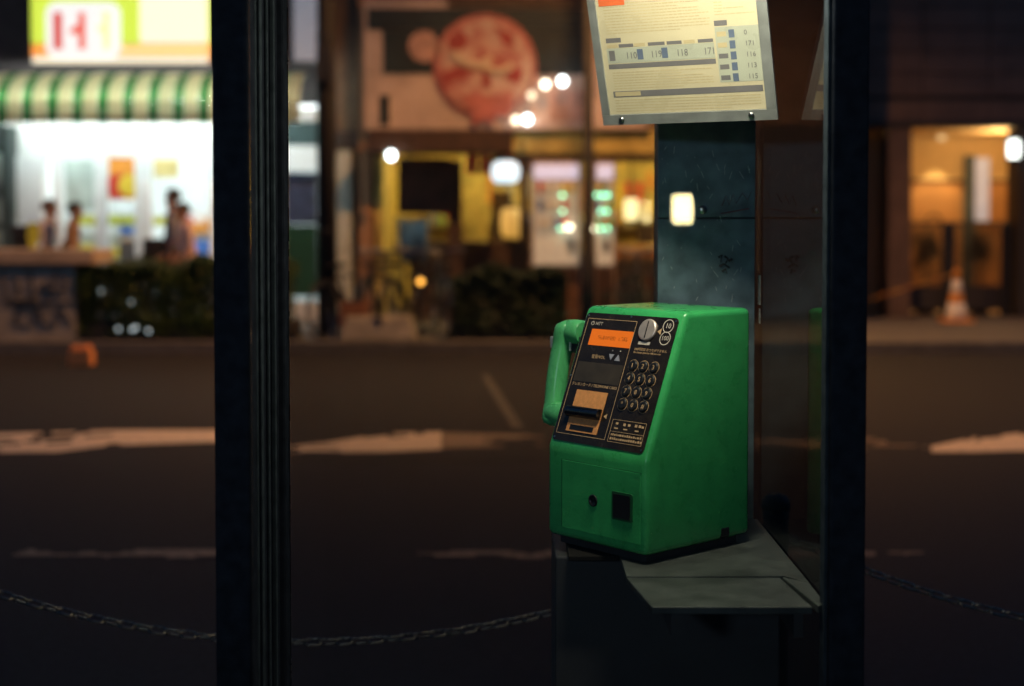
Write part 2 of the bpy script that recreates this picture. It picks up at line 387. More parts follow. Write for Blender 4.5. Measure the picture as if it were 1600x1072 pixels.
def label_text(s, size, u, v, m='print_gold', align='LEFT', parent=phone, off=T + .0002, sx=1.0, name='lettering'):
    me = text_mesh(s, size, .00015, align)
    return obj(name, me, m, parent, M=slope_M(u, v, off) @ Matrix.Diagonal((sx, 1, 1, 1)))
for u_, v_ in ((.975, .022), (.025, .022), (.975, .978), (.025, .978), (.012, .50), (.50, .012)): ring('panel_screw', 'screw', u_, v_, .0018, .0002, h=.0007, n=12)
# maker's mark: ring with a dot and letters
ring('emblem_ring', 'print_pale', .095, .083, .0042, .0031)
ring('emblem_dot', 'print_pale', .100, .073, .0014, .0002)
label_text('NTT', .0095, .13, .084, 'print_pale')
lcd = plate('display', 'lcd', .108, .127, .570, .253, T, .0006, .0006)
random.seed(5)
bm = nb()                                            # faint dot matrix characters
for i in range(13):
    if i == 8: continue
    for r_ in range(5):
        for c_ in range(4):
            if random.random() < .5: box(bm, i * .0062 + c_ * .0012, i * .0062 + c_ * .0012 + .0011, r_ * .0016, r_ * .0016 + .0014, 0, .0002)
obj('display_characters', bm, 'lcd_dark', phone, M=slope_M(.20, .205, T + .0006))
for u in (.399, .485): ring('indicator_dot', 'print_pale', u, .281, .0013, .0002)
label_text('音量/VOL.', .0085, .185, .341, 'print_gold')
for u, d in ((.405, -1), (.476, 1)):
    bm = prism(nb(), [(-.0068, -.006 * d), (.0068, -.006 * d), (0, .006 * d)], .0015); obj('volume_button', bm, 'print_grey', phone, M=slope_M(u, .333, T))
plate('notice_plate', 'panel_brown', .055, .386, .560, .538, T, .0004, .0005)
label_text('テレホンカード / TELEPHONE CARD', .0076, .052, .562, 'print_gold', sx=.98)
cs = plate('card_slot_surround', 'card_orange', .133, .603, .478, .920, T, .0012, .001)
# curved chrome lip of the card slot
bm = nb(); n = 10; w = .36 * pan_w
prf = [(-.0125, .0), (-.012, .006), (-.009, .0105), (-.004, .013), (.002, .0125), (.0065, .009), (.0085, .004), (.0088, .0)]
A = [bm.verts.new((0, y, z)) for y, z in prf]; Bv = [bm.verts.new((w, y, z)) for y, z in prf]
for i in range(len(prf) - 1): bm.faces.new((A[i], A[i + 1], Bv[i + 1], Bv[i]))
bm.faces.new(A[::-1]); bm.faces.new(Bv); bm.faces.new((A[0], Bv[0], Bv[-1], A[-1]))
lip = obj('card_slot_lip', bm, 'chrome', phone, M=slope_M(.112, .765, T + .001)); smooth_by_angle(lip, 40)
plate('card_slot', 'dark_plastic', .150, .742, .455, .752, T + .0125, .0012)
plate('card_exit', 'dark_plastic', .170, .870, .430, .909, T + .001, .0006)
for u, s in ((.072, -1), (.515, -1)):
    obj('arrow_mark', prism(nb(), [(.004, -.005), (.004, .005), (-.004, 0)], .0003), 'print_gold', phone, M=slope_M(u, .775, T))
# coin slot
bm = nb(); lathe(bm, [(.0215, 0), (.0215, .0035), (.0195, .005), (.001, .0052)], 32); cn = obj('coin_slot', bm, 'coin_face', phone, M=slope_M(.715, .106, T)); smooth_by_angle(cn, 35)
obj('slit', box(nb(), -.0011, .0011, -.0165, .0165, .005, .0058), 'dark_plastic', cn)
plate('coin_label', 'print_pale', .648, .193, .770, .216, T, .0004)
for s, v, sz in (('10', .063, .014), ('100', .156, .0125)):
    ring('coin_ring', 'print_pale', .910, v, .0132, .0116); label_text(s, sz, .910, v, 'print_pale', 'CENTER')
obj('arrow_mark', prism(nb(), [(.0045, -.0065), (.0045, .0065), (-.0045, 0)], .0003), 'print_gold', phone, M=slope_M(.833, .108, T))
label_text('100円玉は おつりがでません', .0066, .622, .254, 'print_gold', sx=.98)
label_text('No change given for 100-yen coin', .0052, .622, .277, 'print_gold', sx=.98)
# keypad
kb = None
keys = '1 2 3 4 5 6 7 8 9 * 0 #'.split()
for i, k in enumerate(keys):
    u = .660 + .1105 * (i % 3); v = .380 + .0965 * (i // 3)
    if kb is None:
        bm = nb(); lathe(bm, [(.0105, 0), (.0105, .0022), (.0094, .0036), (.006, .0033), (.001, .0030)], 24)
        ko = obj('key', bm, 'dark_plastic', phone, True, M=slope_M(u, v, T)); kb = ko.data
    else: ko = obj('key', kb, None, phone, M=slope_M(u, v, T))
    ring('key_ring', 'print_gold', u, v, .0124, .0116)
    me = text_mesh(k, .0125, .00015, 'CENTER'); obj('digit', me, 'print_gold', ko, M=Matrix.Translation((.0008, -.0003, .0037)))
outline('instruction_border', 'print_gold', .606, .785, .962, .951, .0007)
plate('instruction_rule', 'print_gold', .606, .872, .962, .8745, T, .0003, .0001)
random.seed(3)
bm = nb()
for (v, u0, u1) in ((.895, .625, .93), (.925, .625, .945)):
    x = u0
    while x < u1:
        w = random.uniform(.006, .02); y = (1 - v) * pan_h
        box(bm, x * pan_w, (x + w) * pan_w, y - .0022, y + random.uniform(.0008, .0024), 0, .0002); x += w + .008
for u, hgt in ((.66, .004), (.74, .005), (.79, .004), (.86, .005), (.90, .005), (.93, .004)):
    y = (1 - random.choice([.812, .815])) * pan_h; box(bm, (u - .012) * pan_w, (u + .012) * pan_w, y - hgt / 2, y + hgt / 2, 0, .0002)
for u in (.66, .76, .88):
    y = (1 - .848) * pan_h; box(bm, (u - .02) * pan_w, (u + .02) * pan_w, y - .0012, y + .0012, 0, .0002)
obj('instruction_print', bm, 'print_gold', phone, M=slope_M(0, 1, T))
# lower front: door with seam, lock, coin return
bm = nb()
for x0, x1, z0, z1 in ((.042, .250, .150, .1508), (.042, .0428, .022, .150)): box(bm, x0, x1, -.0006, .001, z0, z1)
obj('door_seam', bm, 'phone_seam', phone)
obj('cash_door', box(nb(), .044, .248, -.0009, .002, .020, .1495, .0007), 'phone_green', phone)
bm = nb(); lathe(bm, [(.0115, -.002), (.0115, .0014), (.0085, .0022), (.0080, .0004), (.001, .0003)], 24)
lk = obj('lock', bm, 'dark_plastic', phone, True, M=Matrix.Translation((.128, -.0008, .083)) @ Matrix.Rotation(R(90), 4, 'X'))
fr = obj('coin_return', prism(nb(), rrect(.052, .052, .004), .0022), 'phone_seam', phone, M=Matrix.Translation((.204, -.0008, .083)) @ Matrix.Rotation(R(90), 4, 'X'))
obj('flap', prism(nb(), rrect(.043, .044, .002), .001), 'dark_plastic', fr, M=Matrix.Translation((0, 0, .0023)))
# dark base and cable notch
obj('foot_plate', box(nb(), .018, PW - .018, .02, PD - .02, -.0155, .002), 'cabinet', phone)
obj('cable_notch', box(nb(), PW - .004, PW + .0006, .205, .232, .004, .024, .003), 'dark_plastic', phone)
# handset on a cradle at the left side, parallel to the sloping front
hx = -.071; hz0, hz1 = .195, .404
sd = Vector((0, 1, 0))
def hp(t): return Vector((hx - .012 * (1 - t * t) + .006, .102 + .020 * t, (hz0 + hz1) / 2 + t * (hz1 - hz0) / 2))
bm = nb(); rings = []
for i in range(29):
    t = i / 28 * 2 - 1; ends = max(0, (abs(t) - .55) / .45)
    rw = .0210 + .0055 * math.sin(min(1, ends * 1.2) * math.pi / 2); rt = .0190 + .001 * ends
    if abs(t) > .86:
        k = math.sqrt(max(0.015, 1 - ((abs(t) - .86) / .14) ** 2)); rw *= .35 + .65 * k; rt *= k
    p = hp(t)
    rings.append([bm.verts.new(p + ux * (math.copysign(abs(math.cos(a)) ** .75, math.cos(a)) * rt) + sd * (math.copysign(abs(math.sin(a)) ** .75, math.sin(a)) * rw)) for a in [2 * math.pi * k_ / 20 for k_ in range(20)]])
for A, Bq in zip(rings, rings[1:]):
    for k in range(20): bm.faces.new((A[k], A[(k + 1) % 20], Bq[(k + 1) % 20], Bq[k]))
bm.faces.new(rings[0][::-1]); bm.faces.new(rings[-1])
hs = obj('handset', bm, 'handset_green', phone, True)
for s in (-1, 1):                                       # ear and mouth cups facing the phone
    c = hp(s * .78) + Vector((-.004, .004 * s, 0))
    bm = nb(); lathe(bm, [(.0190, -.004), (.0240, .006), (.0255, .026), (.0250, .044), (.021, .049), (.001, .0495)], 28)
    cp = obj('cup', bm, 'handset_green', hs, M=Matrix.Translation(c) @ Matrix.Rotation(R(90), 4, 'Y')); smooth_by_angle(cp, 45)
obj('cradle', box(nb(), -.034, .004, .115, .170, .318, .350, .006), 'dark_plastic', phone)
obj('cradle', box(nb(), -.030, .004, .075, .125, .225, .250, .006), 'dark_plastic', phone)
ck = hp(.56)
obj('hook', box(nb(), hx + .022, hx + .050, ck.y - .004, ck.y + .030, ck.z - .018, ck.z + .016, .003), 'dark_plastic', phone)
obj('hook_edge', box(nb(), hx + .0225, hx + .027, ck.y - .0085, ck.y - .0045, ck.z - .014, ck.z + .012, .001), mat('bright_metal', (.75, .75, .72), .4, metal=.6), phone)
obj('hook_tip', box(nb(), hx - .034, hx - .026, ck.y - .008, ck.y + .008, ck.z - .012, ck.z + .012, .002), 'bright_metal', phone)
obj('hook_arm', box(nb(), hx - .0262, hx + .0164, ck.y + .0185, ck.y + .0235, ck.z - .003, ck.z + .003), 'dark_plastic', phone)
# coiled handset cord running down behind the body
pts = []
for i in range(150):
    t = i / 149; z = .13 - .30 * t; yy = .085 + .16 * t ** 1.3
    pts.append((-.055 + .085 * t + .007 * math.cos(i * 1.05), yy + .007 * math.sin(i * 1.05), max(z, -.02 + .0)))
obj('handset_cord', tube(nb(), pts[:95], .0022, 5), 'dark_plastic', phone, True)

# ================================================================== notice board
bl = P(945, 195, 2.80); 
fdir = Vector((.309, -.164, 0)).normalized()           # along the bottom edge, to the right
nrm = Vector((fdir.y, -fdir.x, 0)); nrm = nrm if nrm.y < 0 else -nrm
tilt = R(19)
upv = (Vector((0, 0, 1)) * math.cos(tilt) + nrm * math.sin(tilt)).normalized()
fn = fdir.cross(upv)
if fn.y > 0: fn = -fn
board = thing('notice_board', 'framed yellow paper notice of phone numbers tilted above the green telephone', 'notice board', bl)
def NB(x, y, off=0): 
    p = fdir * x + upv * y + fn * off
    return Matrix(((fdir[0], upv[0], fn[0], p[0]), (fdir[1], upv[1], fn[1], p[1]), (fdir[2], upv[2], fn[2], p[2]), (0, 0, 0, 1)))
BW, BH = .352, .46
def nrect(name, m, x0, y0, x1, y1, off, h, parent=board, r=.0004): return obj(name, prism(nb(), rrect(x1 - x0, y1 - y0, r, 2), h), m, parent, M=NB((x0 + x1) / 2, (y0 + y1) / 2, off))
nrect('backing', 'board_frame', .002, .002, BW - .002, BH - .002, -.006, .007)
FWd = .020
for x0, y0, x1, y1 in ((0, 0, BW, FWd), (0, BH - FWd, BW, BH), (0, FWd + .0003, FWd * .8, BH - FWd - .0003), (BW - FWd, FWd + .0003, BW, BH - FWd - .0003)):
    nrect('frame_bar', 'board_frame', x0, y0, x1, y1, .0012, .005)
nrect('paper', 'paper', .016, .0205, BW - .0205, BH - .0205, .0012, .0006)
PO = .0019
def pr(name, m, X0, Y0, X1, Y1, k=0): return nrect(name, m, X0, Y0, X1, Y1, PO + k * .00015, .00015)
# layout measured on the sheet (metres from the board's lower left corner)
pr('heading_bar', 'print_black', .028, .054, BW - .024, .066)
pr('heading_tab', 'print_faint', .032, .056, .085, .0645, 1.2)
pr('number_band', 'paper_green', .026, .121, .243, .150)
pr('rule', 'print_black', .026, .110, .243, .1195)
for x, w in ((.028, .022), (.052, .030), (.084, .022), (.112, .034), (.150, .03), (.184, .022), (.212, .030)): pr('caption', 'print_black' if w > .026 else 'print_faint', x, .151, x + w, .1575)
pr('heading_tab', 'print_black', .027, .161, .058, .170)
pr('side_band', 'paper_green', .247, .074, BW - .0215, .178)
pr('heading_tab', 'print_black', .247, .180, .272, .190)
for i in range(5):
    y = .160 - i * .0205
    pr('caption', 'print_faint' if i < 2 else 'print_black', .250, y, .268, y + .009, 1.2); pr('symbol', 'print_blue', .273, y - .003, .284, y + .012, 1.2)
    for k, s in enumerate(('0', '171', '116', '113', '115')):
        if k == i: obj('number', text_mesh(s, .013, .0001), 'print_black', board, M=NB(.302, y + .005, PO + .0004))
for s, x in (('110', .064), ('119', .115), ('118', .167), ('171', .221)):
    obj('number', text_mesh(s, .0185, .0001), 'print_black', board, M=NB(x, .134, PO + .0004) @ Matrix.Diagonal((.85, 1, 1, 1)))
for x in (.030, .088, .138): pr('symbol', 'print_blue' if x > .05 else 'print_black', x, .126, x + .012, .146, 1.2)
random.seed(9)
bm = nb()
def lines(x0, x1, y0, y1, step):
    y = y0
    while y < y1:
        x = x0
        xe = x1 - random.choice([0, 0, .02, .06])
        while x < xe:
            w = random.uniform(.003, .012); box(bm, x, min(xe, x + w), y, y + step * .35, 0, .0001); x += w + .0015
        y += step
lines(.030, BW - .030, .025, .050, .0055); lines(.032, .235, .070, .106, .0052); lines(.030, .240, .178, .33, .0056); lines(.250, BW - .026, .20, .33, .0056)
obj('small_print', bm, 'print_faint', board, M=NB(0, 0, PO))
pr('red_panel', 'print_red', .022, .232, .075, .25, 1.5)
for x in (.040, BW - .050): screw(board, None, .0058, NB(x, .010, .0062))
# bracket to the column
p0 = fdir * .18 + upv * .2
obj('bracket', tube(nb(), [p0 + fn * -.006, Vector((.40 - bl.x, BY - .02 - bl.y, p0.z))], .009, 8), 'cabinet', board)

# ================================================================== guard chain and posts
CY = 3.45
mat('post_steel', (.05, .05, .055), .4, metal=.4)
zl = PZ(1003, CY); xlow = PX(480, CY); xa = PX(0, CY); za = PZ(930, CY); kq = (za - zl) / (xa - xlow) ** 2
half = PX(1215, CY) - xlow
posts = []
for i, x in enumerate((xlow - half, xlow + half, xlow + 3 * half)):
    lab = ('dark steel chain post standing by the shop side end of the kerb chain', 'dark steel chain post behind the booth column joining both chains', 'dark steel chain post at the kerb past the glass side of the booth')[i]
    t = thing('chain_post', lab, 'post', (x, CY, .12), 0, 'posts of the kerb chain')
    zt = zl + kq * half ** 2
    obj('shaft', lathe(nb(), [(.032, 0), (.032, zt - .07), (.030, zt - .065)], 18), 'post_steel', t, True)
    obj('cap', lathe(nb(), [(.035, zt - .064), (.036, zt - .045), (.026, zt - .030), (.004, zt - .022)], 18), 'post_steel', t, True)
bm = nb(); LL, LWd, wr = .0455, .024, .0031
pp = []
for k in range(20):
    a = 2 * math.pi * k / 20; cx = (LL / 2 - LWd / 2) * (1 if math.cos(a) > 0 else -1); pp.append((cx + (LWd / 2 - wr) * math.cos(a), (LWd / 2 - wr) * math.sin(a), 0))
tube(bm, pp, wr, 6, closed=True)
bmesh.ops.recalc_face_normals(bm, faces=bm.faces[:])
link_me = bpy.data.meshes.new('link'); bm.to_mesh(link_me); bm.free(); link_me.materials.append(MATS['chain_steel']); link_me.shade_smooth()
pitch = LL - 2 * wr - .001
for x0, x1, lab, cut in ((xlow - half, xlow + half, 'sagging steel chain hung along the kerb on the convenience store side', 0), (xlow + half, xlow + 3 * half, 'sagging steel chain running from the booth column past its glass side', 0)):
    xm = (x0 + x1) / 2; t = thing('guard_chain', lab, 'chain', (xm, CY, zl), 0, 'chains along the kerb')
    x = x0 + .04; i = 0
    while x < x1 - .03:
        z = kq * (x - xm) ** 2; sl = math.atan(2 * kq * (x - xm))
        o = bpy.data.objects.new('link', link_me); COL.objects.link(o); o.parent = t; o.location = (x - xm, 0, z)
        o.rotation_euler = Matrix.Rotation(-sl, 3, 'Y').to_4x4().to_euler() if False else (Matrix.Rotation(-sl, 4, 'Y') @ Matrix.Rotation(R(90 * (i % 2) + 38 + random.uniform(-9, 9)), 4, 'X')).to_euler()
        x += pitch * math.cos(sl); i += 1

# ================================================================== far side of the street
GZ = .12
mat('wall_brown', (.20, .13, .085), .8, nscale=4, var=.25, bump=.2)
mat('wall_dark', (.055, .045, .045), .8, nscale=4, var=.3, bump=.2)
mat('wall_white', (.72, .73, .72), .6, nscale=4, var=.06)
mat('frame_white', (.78, .80, .80), .4, nscale=4, var=.05)
mat('tile_floor', (.6, .6, .58), .3)
mat('shop_ceiling', (.85, .87, .87), .6, emit=(.90, 1.0, 1.0), estr=3.0)
mat('tube_white', (.8, .8, .8), .5, emit=(.92, 1.0, .98), estr=95)
for n_, c_ in (('p_red', (.6, .05, .03)), ('p_yellow', (.75, .55, .05)), ('p_green', (.10, .40, .12)), ('p_blue', (.06, .15, .45)), ('p_white', (.75, .75, .72)), ('p_orange', (.75, .28, .04)), ('p_lime', (.62, .70, .10))): mat(n_, c_, .5, nscale=12, var=.2)

# ---- convenience store
FS = 19.0
sx0, sx1 = PX(22, FS), PX(500, FS)
store = thing('convenience_store', 'brightly lit white convenience store behind the hedge and striped awning', 'shop', ((sx0 + sx1) / 2, FS, GZ))
ox = (sx0 + sx1) / 2
def ST(name, m, x0, x1, y0, y1, z0, z1, bev=0, parent=store): return bx(name, m, parent, x0 - ox, x1 - ox, y0 - FS, y1 - FS, z0 - GZ, z1 - GZ, bev)
ST('upper_wall', 'wall_dark', sx0 - 2.5, sx1, FS + .3, FS + .6, 3.02, 8.0)
ST('floor', 'tile_floor', sx0, sx1, FS + .02, FS + 4.5, GZ, GZ + .03)
ST('back_wall', 'wall_white', sx0, sx1, FS + 4.5, FS + 4.6, GZ, 3.0)
ST('side_wall', 'wall_white', sx0 - .1, sx0 - .002, FS + .3, FS + 4.6, GZ, 3.0)
ST('side_wall', 'wall_white', sx1 + .002, sx1 + .06, FS + .3, FS + 4.6, GZ, 3.0)
ST('lit_ceiling', 'shop_ceiling', sx0, sx1, FS + .1, FS + 4.5, 2.95, 3.0)
ST('fascia', 'frame_white', sx0 - .1, sx1 + .05, FS - .05, FS + .09, PZ(243, FS), PZ(170, FS), .01)
ST('pillar', 'frame_white', PX(24, FS), PX(72, FS), FS - .12, FS + .2, GZ, PZ(244, FS), .01)
for a_, b_ in ((84, 98), (150, 170), (212, 238), (328, 345), (438, 452)):
    ST('door_frame', 'frame_white', PX(a_, FS), PX(b_, FS), FS - .03, FS + .05, GZ, PZ(244, FS), .008)
for a_, b_ in ((98, 150), (170, 212), (238, 328), (345, 438), (452, 498)):
    ST('glass_door', 'glass_shop', PX(a_, FS) + .004, PX(b_, FS) - .004, FS + .005, FS + .013, GZ + .08, PZ(246, FS))
    ST('door_rail', 'frame_white', PX(a_, FS) + .002, PX(b_, FS) - .002, FS - .01, FS + .03, GZ, GZ + .08)
def print_at(name, m, px0, py0, px1, py1, Y, parent=store, h=.004): 
    return ST(name, m, PX(px0, Y), PX(px1, Y), Y - h, Y, PZ(py1, Y), PZ(py0, Y))
ps = print_at('poster', 'p_orange', 171, 246, 211, 312, FS - .002)
bm = prism(nb(), circ(.17, 18), .003); obj('poster_disc', bm, 'p_red', store, M=Matrix.Translation((PX(184, FS) - ox, -.0065, PZ(292, FS) - GZ)) @ Matrix.Rotation(R(90), 4, 'X'))
bm = prism(nb(), circ(.15, 18), .003); obj('poster_disc', bm, 'p_yellow', store, M=Matrix.Translation((PX(203, FS) - ox, -.0068, PZ(290, FS) - GZ)) @ Matrix.Rotation(R(90), 4, 'X'))
print_at('poster', mat('p_cream', (.72, .58, .25), .5), 241, 248, 280, 278, FS - .004)
print_at('poster', mat('p_palegrey', (.45, .55, .52), .5, nscale=3, var=.3), 102, 250, 148, 330, FS - .004)
print_at('window_band', 'p_lime', 118, 336, 211, 352, FS - .004)
print_at('window_band', 'p_lime', 240, 338, 290, 352, FS - .004)
# counter and stocked shelves inside
random.seed(21)
for r0, (xa_, xb_, yy) in enumerate(((PX(95, FS + 1.5), PX(225, FS + 1.5), FS + 1.6), (PX(260, FS + 2.4), PX(450, FS + 2.4), FS + 2.6))):
    sh = ST('shelf_unit', 'frame_white', xa_, xb_, yy, yy + .4, GZ + .03, GZ + 1.5)
    for lev in range(4):
        x = xa_ + .03
        while x < xb_ - .2:
            w = random.uniform(.10, .24); hh = random.uniform(.14, .27); z = GZ + .12 + lev * .34
            ST('product', random.choice(['p_red', 'p_yellow', 'p_green', 'p_blue', 'p_white', 'p_orange', 'p_white']), x, x + w, yy - .14, yy - .004, z, z + hh); x += w + .02
ST('counter', 'wall_dark', PX(188, FS + 1), PX(214, FS + 1), FS + .9, FS + 1.3, GZ + .03, GZ + 1.05, .02)
# pieces seen beyond the black post
ST('lit_panel', emat('panel_white', (.80, .95, .90), .85), PX(430, FS), PX(498, FS), FS - .20, FS - .14, PZ(268, FS), PZ(229, FS), .01)
ST('window_blind', mat('dark_teal', (.04, .09, .10), .6), PX(440, FS), PX(498, FS), FS - .07, FS - .052, PZ(228, FS), PZ(190, FS))
ST('green_panel', mat('deep_green', (.008, .06, .028), .6), PX(440, FS), PX(496, FS), FS - .06, FS - .035, PZ(462, FS), PZ(352, FS))
ST('low_wall', 'wall_white', PX(440, FS), PX(498, FS), FS - .2, FS - .08, GZ, PZ(470, FS))
ST('display', mat('dusk_blue', (.05, .07, .14), .5, nscale=5, var=.6), PX(442, FS), PX(496, FS), FS - .05, FS - .035, PZ(350, FS), PZ(270, FS))

# ---- lit shop sign
SY = 18.85
sg = thing('shop_sign', 'glowing lime and orange shop sign with red letter emblem above the awning', 'sign', (PX(193, SY), SY, PZ(100, SY)))
so = sg.location.copy()
for n_, c_, s_ in (('sg_lime', (.58, .72, .02), 1.2), ('sg_orange', (1.0, .30, .01), 1.15), ('sg_white', (1.0, .98, .93), .95), ('sg_red', (.75, .03, .01), .9), ('sg_redpale', (.85, .09, .04), .95), ('sg_pale', (1.0, .80, .35), 1.1), ('sg_cream', (1.0, .86, .62), 1.15), ('sg_apricot', (1.0, .62, .20), 1.15)): emat(n_, c_, s_)
def SG(name, m, px0, py0, px1, py1, k, h=.012, r=.004):
    x0, x1 = PX(px0, SY), PX(px1, SY); z0, z1 = PZ(py1, SY), PZ(py0, SY)
    return obj(name, prism(nb(), rrect(x1 - x0, z1 - z0, r, 4), h), m, sg, M=Matrix.Translation(((x0 + x1) / 2 - so.x, -k * .013, (z0 + z1) / 2 - so.z)) @ Matrix.Rotation(R(90), 4, 'X'))
SB = obj('sign_box', box(nb(), PX(52, SY) - so.x, PX(335, SY) - so.x, .002, .28, .0, PZ(-95, SY) - so.z, .01), 'wall_dark', sg)
SG('lime_face', 'sg_lime', 53, -90, 333, 68, 0)
SG('orange_stripe', 'sg_orange', 53, 70, 126, 88, 0); SG('orange_stripe', 'sg_apricot', 190, 70, 328, 87, 0); SG('orange_stripe', 'sg_orange', 329, 66, 333, 96, 0)
SG('white_stripe', 'sg_cream', 54, 89, 328, 99, 0)
SG('cream_face', 'sg_cream', 222, -60, 327, 68, 1.0, r=.05)
SG('white_badge', 'sg_white', 76, 4, 192, 92, 1.1, r=.15)
SG('letter_bar', 'sg_red', 88, 20, 102, 78, 2.2)
SG('letter_bar', 'sg_redpale', 127, 20, 138, 78, 2.2)
def sgpoly(name, m, pts):
    q = [(PX(x, SY) - so.x, PZ(y, SY) - so.z) for x, y in pts]
    return obj(name, prism(nb(), q, .012), m, sg, M=Matrix.Translation((0, -2.2 * .013, 0)) @ Matrix.Rotation(R(90), 4, 'X'))
sgpoly('letter_arm', 'sg_redpale', [(114, 54), (114, 46), (126.4, 38), (126.4, 54)])
SG('letter_bar', 'sg_pale', 165, 18, 176, 78, 2.2)
sgpoly('letter_arm', 'sg_pale', [(155, 46), (164.4, 36), (164.4, 56)])
# ---- grey sign beyond the post
g2 = thing('projecting_sign', 'pale grey box sign projecting above the end of the awning', 'sign', (PX(478, 18.6), 18.6, PZ(98, 18.6)))
obj('case', box(nb(), PX(458, 18.6) - g2.location.x, PX(500, 18.6) - g2.location.x, 0, .25, 0, 1.6, .02), mat('case_grey', (.10, .10, .10), .5), g2)
obj('face', box(nb(), PX(460, 18.6) - g2.location.x, PX(498, 18.6) - g2.location.x, -.012, -.002, .02, 1.58), emat('face_grey', (.33, .36, .42), .75), g2)

# ---- striped awning
AWY = 19.0 - .06
aw = thing('striped_awning', 'curved green and white striped awning over the store front', 'awning', (PX(-40, 18.2), AWY, PZ(192, 18.2)))
mat('aw_white', (.84, .80, .60), .7, transl=.6, var=.05); mat('aw_green', (.003, .22, .06), .7, transl=.5, var=.1)
per = 39.2 * 18.2 / FPX; wg = per * .38
zt = PZ(116, AWY) - aw.location.z; zb = .0; zv = PZ(160, 18.2) - PZ(192, 18.2)
arc = [(-.78, 0.0), (-.78, zv)]
for k in range(1, 8):
    a_ = R(90 * k / 7); arc.append((-.78 * math.cos(a_), zv + (zt - zv) * math.sin(a_)))
def stripe(w):
    bm = nb(); A = [bm.verts.new((0, y, z)) for y, z in arc]; Bq = [bm.verts.new((w, y, z)) for y, z in arc]
    A2 = [bm.verts.new((0, y + .006, z - .004)) for y, z in arc]; B2 = [bm.verts.new((w, y + .006, z - .004)) for y, z in arc]
    for i in range(len(arc) - 1):
        bm.faces.new((A[i], A[i + 1], Bq[i + 1], Bq[i])); bm.faces.new((A2[i], B2[i], B2[i + 1], A2[i + 1]))
    bm.faces.new((A[0], Bq[0], B2[0], A2[0]))
    return bm
sw = obj('white_stripe', stripe(per - wg - .002), 'aw_white', aw, True); sgn = obj('green_stripe', stripe(wg - .002), 'aw_green', aw, True)
ns = int((PX(484, 18.2) - aw.location.x) / per)
for i in range(ns):
    for src, dx in ((sw, wg), (sgn, 0)):
        if i == 0: src.location.x = dx; continue
        c = src.copy(); COL.objects.link(c); c.location.x = i * per + dx
wd = ns * per
obj('front_bar', tube(nb(), [(0, -.76, zv - .01), (wd, -.76, zv - .01)], .018, 8), 'frame_white', aw, True)
obj('tube_light', tube(nb(), [(.1, -.68, zv + .02), (wd - .1, -.68, zv + .02)], .022, 8), 'tube_white', aw, True)
for x in (.3, wd * .5, wd - .25): obj('strut', tube(nb(), [(x, -.01, zv - .1), (x, -.74, zv - .01)], .012, 6), 'frame_white', aw)

# ---- narrow brown building between
nb_ = thing('narrow_building', 'narrow dark brown building between the store and the restaurant', 'building', (PX(530, 18.9), 18.9, GZ))
o_ = nb_.location
bx('wall', 'wall_brown', nb_, PX(502, 18.9) - o_.x, PX(585, 18.9) - o_.x, .0, .6, 0, 8, .0)
bx('white_column', mat('pale_column', (.60, .62, .52), .6), nb_, PX(526, 18.7) - o_.x, PX(549, 18.7) - o_.x, -.25, -.03, 0, PZ(236, 18.7) - GZ, .01)
bx('corner_column', mat('orange_brown', (.42, .22, .11), .7), nb_, PX(562, 18.7) - o_.x, PX(583, 18.7) - o_.x, -.32, -.03, 0, 7.5, .02)
bx('shutter_box', 'wall_dark', nb_, PX(526, 18.7) - o_.x, PX(560, 18.7) - o_.x, -.2, -.03, PZ(232, 18.7) - GZ, PZ(205, 18.7) - GZ, .01)

# ---- utility pole and street lamp
UP = thing('utility_pole', 'dark concrete utility pole in front of the narrow brown building', 'pole', (PX(511, 16.3), 16.3, GZ))
obj('shaft', tube(nb(), [(0, 0, 0), (0, 0, 4), (0, 0, 8.5)], [.115, .105, .085], 16), mat('pole_dark', (.035, .033, .035), .8, bump=.3), UP, True)
for z in (1.2, 3.4): obj('band', lathe(nb(), [(.121, z), (.121, z + .04), (.119, z + .042)], 16), 'post_steel', UP)
obj('cable_box', box(nb(), -.09, .09, -.19, -.105, 2.9, 3.3, .01), 'post_steel', UP)
mat('sodium', (.8, .6, .3), .5, emit=(1.0, .50, .16), estr=60)
def street_lamp(x, y, lab, dy):
    t = thing('street_lamp', lab, 'street lamp', (x, y, GZ), 0, 'street lamps along the far kerb')
    obj('shaft', tube(nb(), [(0, 0, 0), (0, 0, .9), (0, 0, 1.0), (0, 0, 6.0)], [.085, .085, .06, .05], 14), 'pole_dark', t, True)
    obj('arm', tube(nb(), [(0, 0, 5.9), (0, dy * .15, 6.25), (0, dy * .5, 6.45), (0, dy, 6.5)], [.04, .035, .03, .03], 10), 'pole_dark', t, True)
    h = obj('lamp_head', box(nb(), -.16, .16, min(dy, dy * 1.35), max(dy, dy * 1.35), 6.45, 6.60, .03), 'pole_dark', t)
    obj('lamp_lens', box(nb(), -.12, .12, min(dy * 1.04, dy * 1.31), max(dy * 1.04, dy * 1.31), 6.42, 6.449, .01), 'sodium', h)
    L = bpy.data.lights.new('lamp_light', 'SPOT'); L.energy = 2700; L.color = (1.0, .44, .13); L.spot_size = R(140); L.spot_blend = .7; L.shadow_soft_size = .15
    lo = bpy.data.objects.new('lamp_light', L); COL.objects.link(lo); lo.parent = t; lo.location = (0, dy * 1.17, 6.38); lo.rotation_euler = (R(9), 0, 0)
street_lamp(PX(919, 16.0), 16.0, 'dark street lamp pole in front of the two vending machines', -1.9)
street_lamp(-13.5, 16.0, 'dark street lamp at the kerb beyond the graffiti planter', -1.9)
street_lamp(15.5, 16.0, 'dark street lamp at the kerb beyond the traffic cone', -1.9)

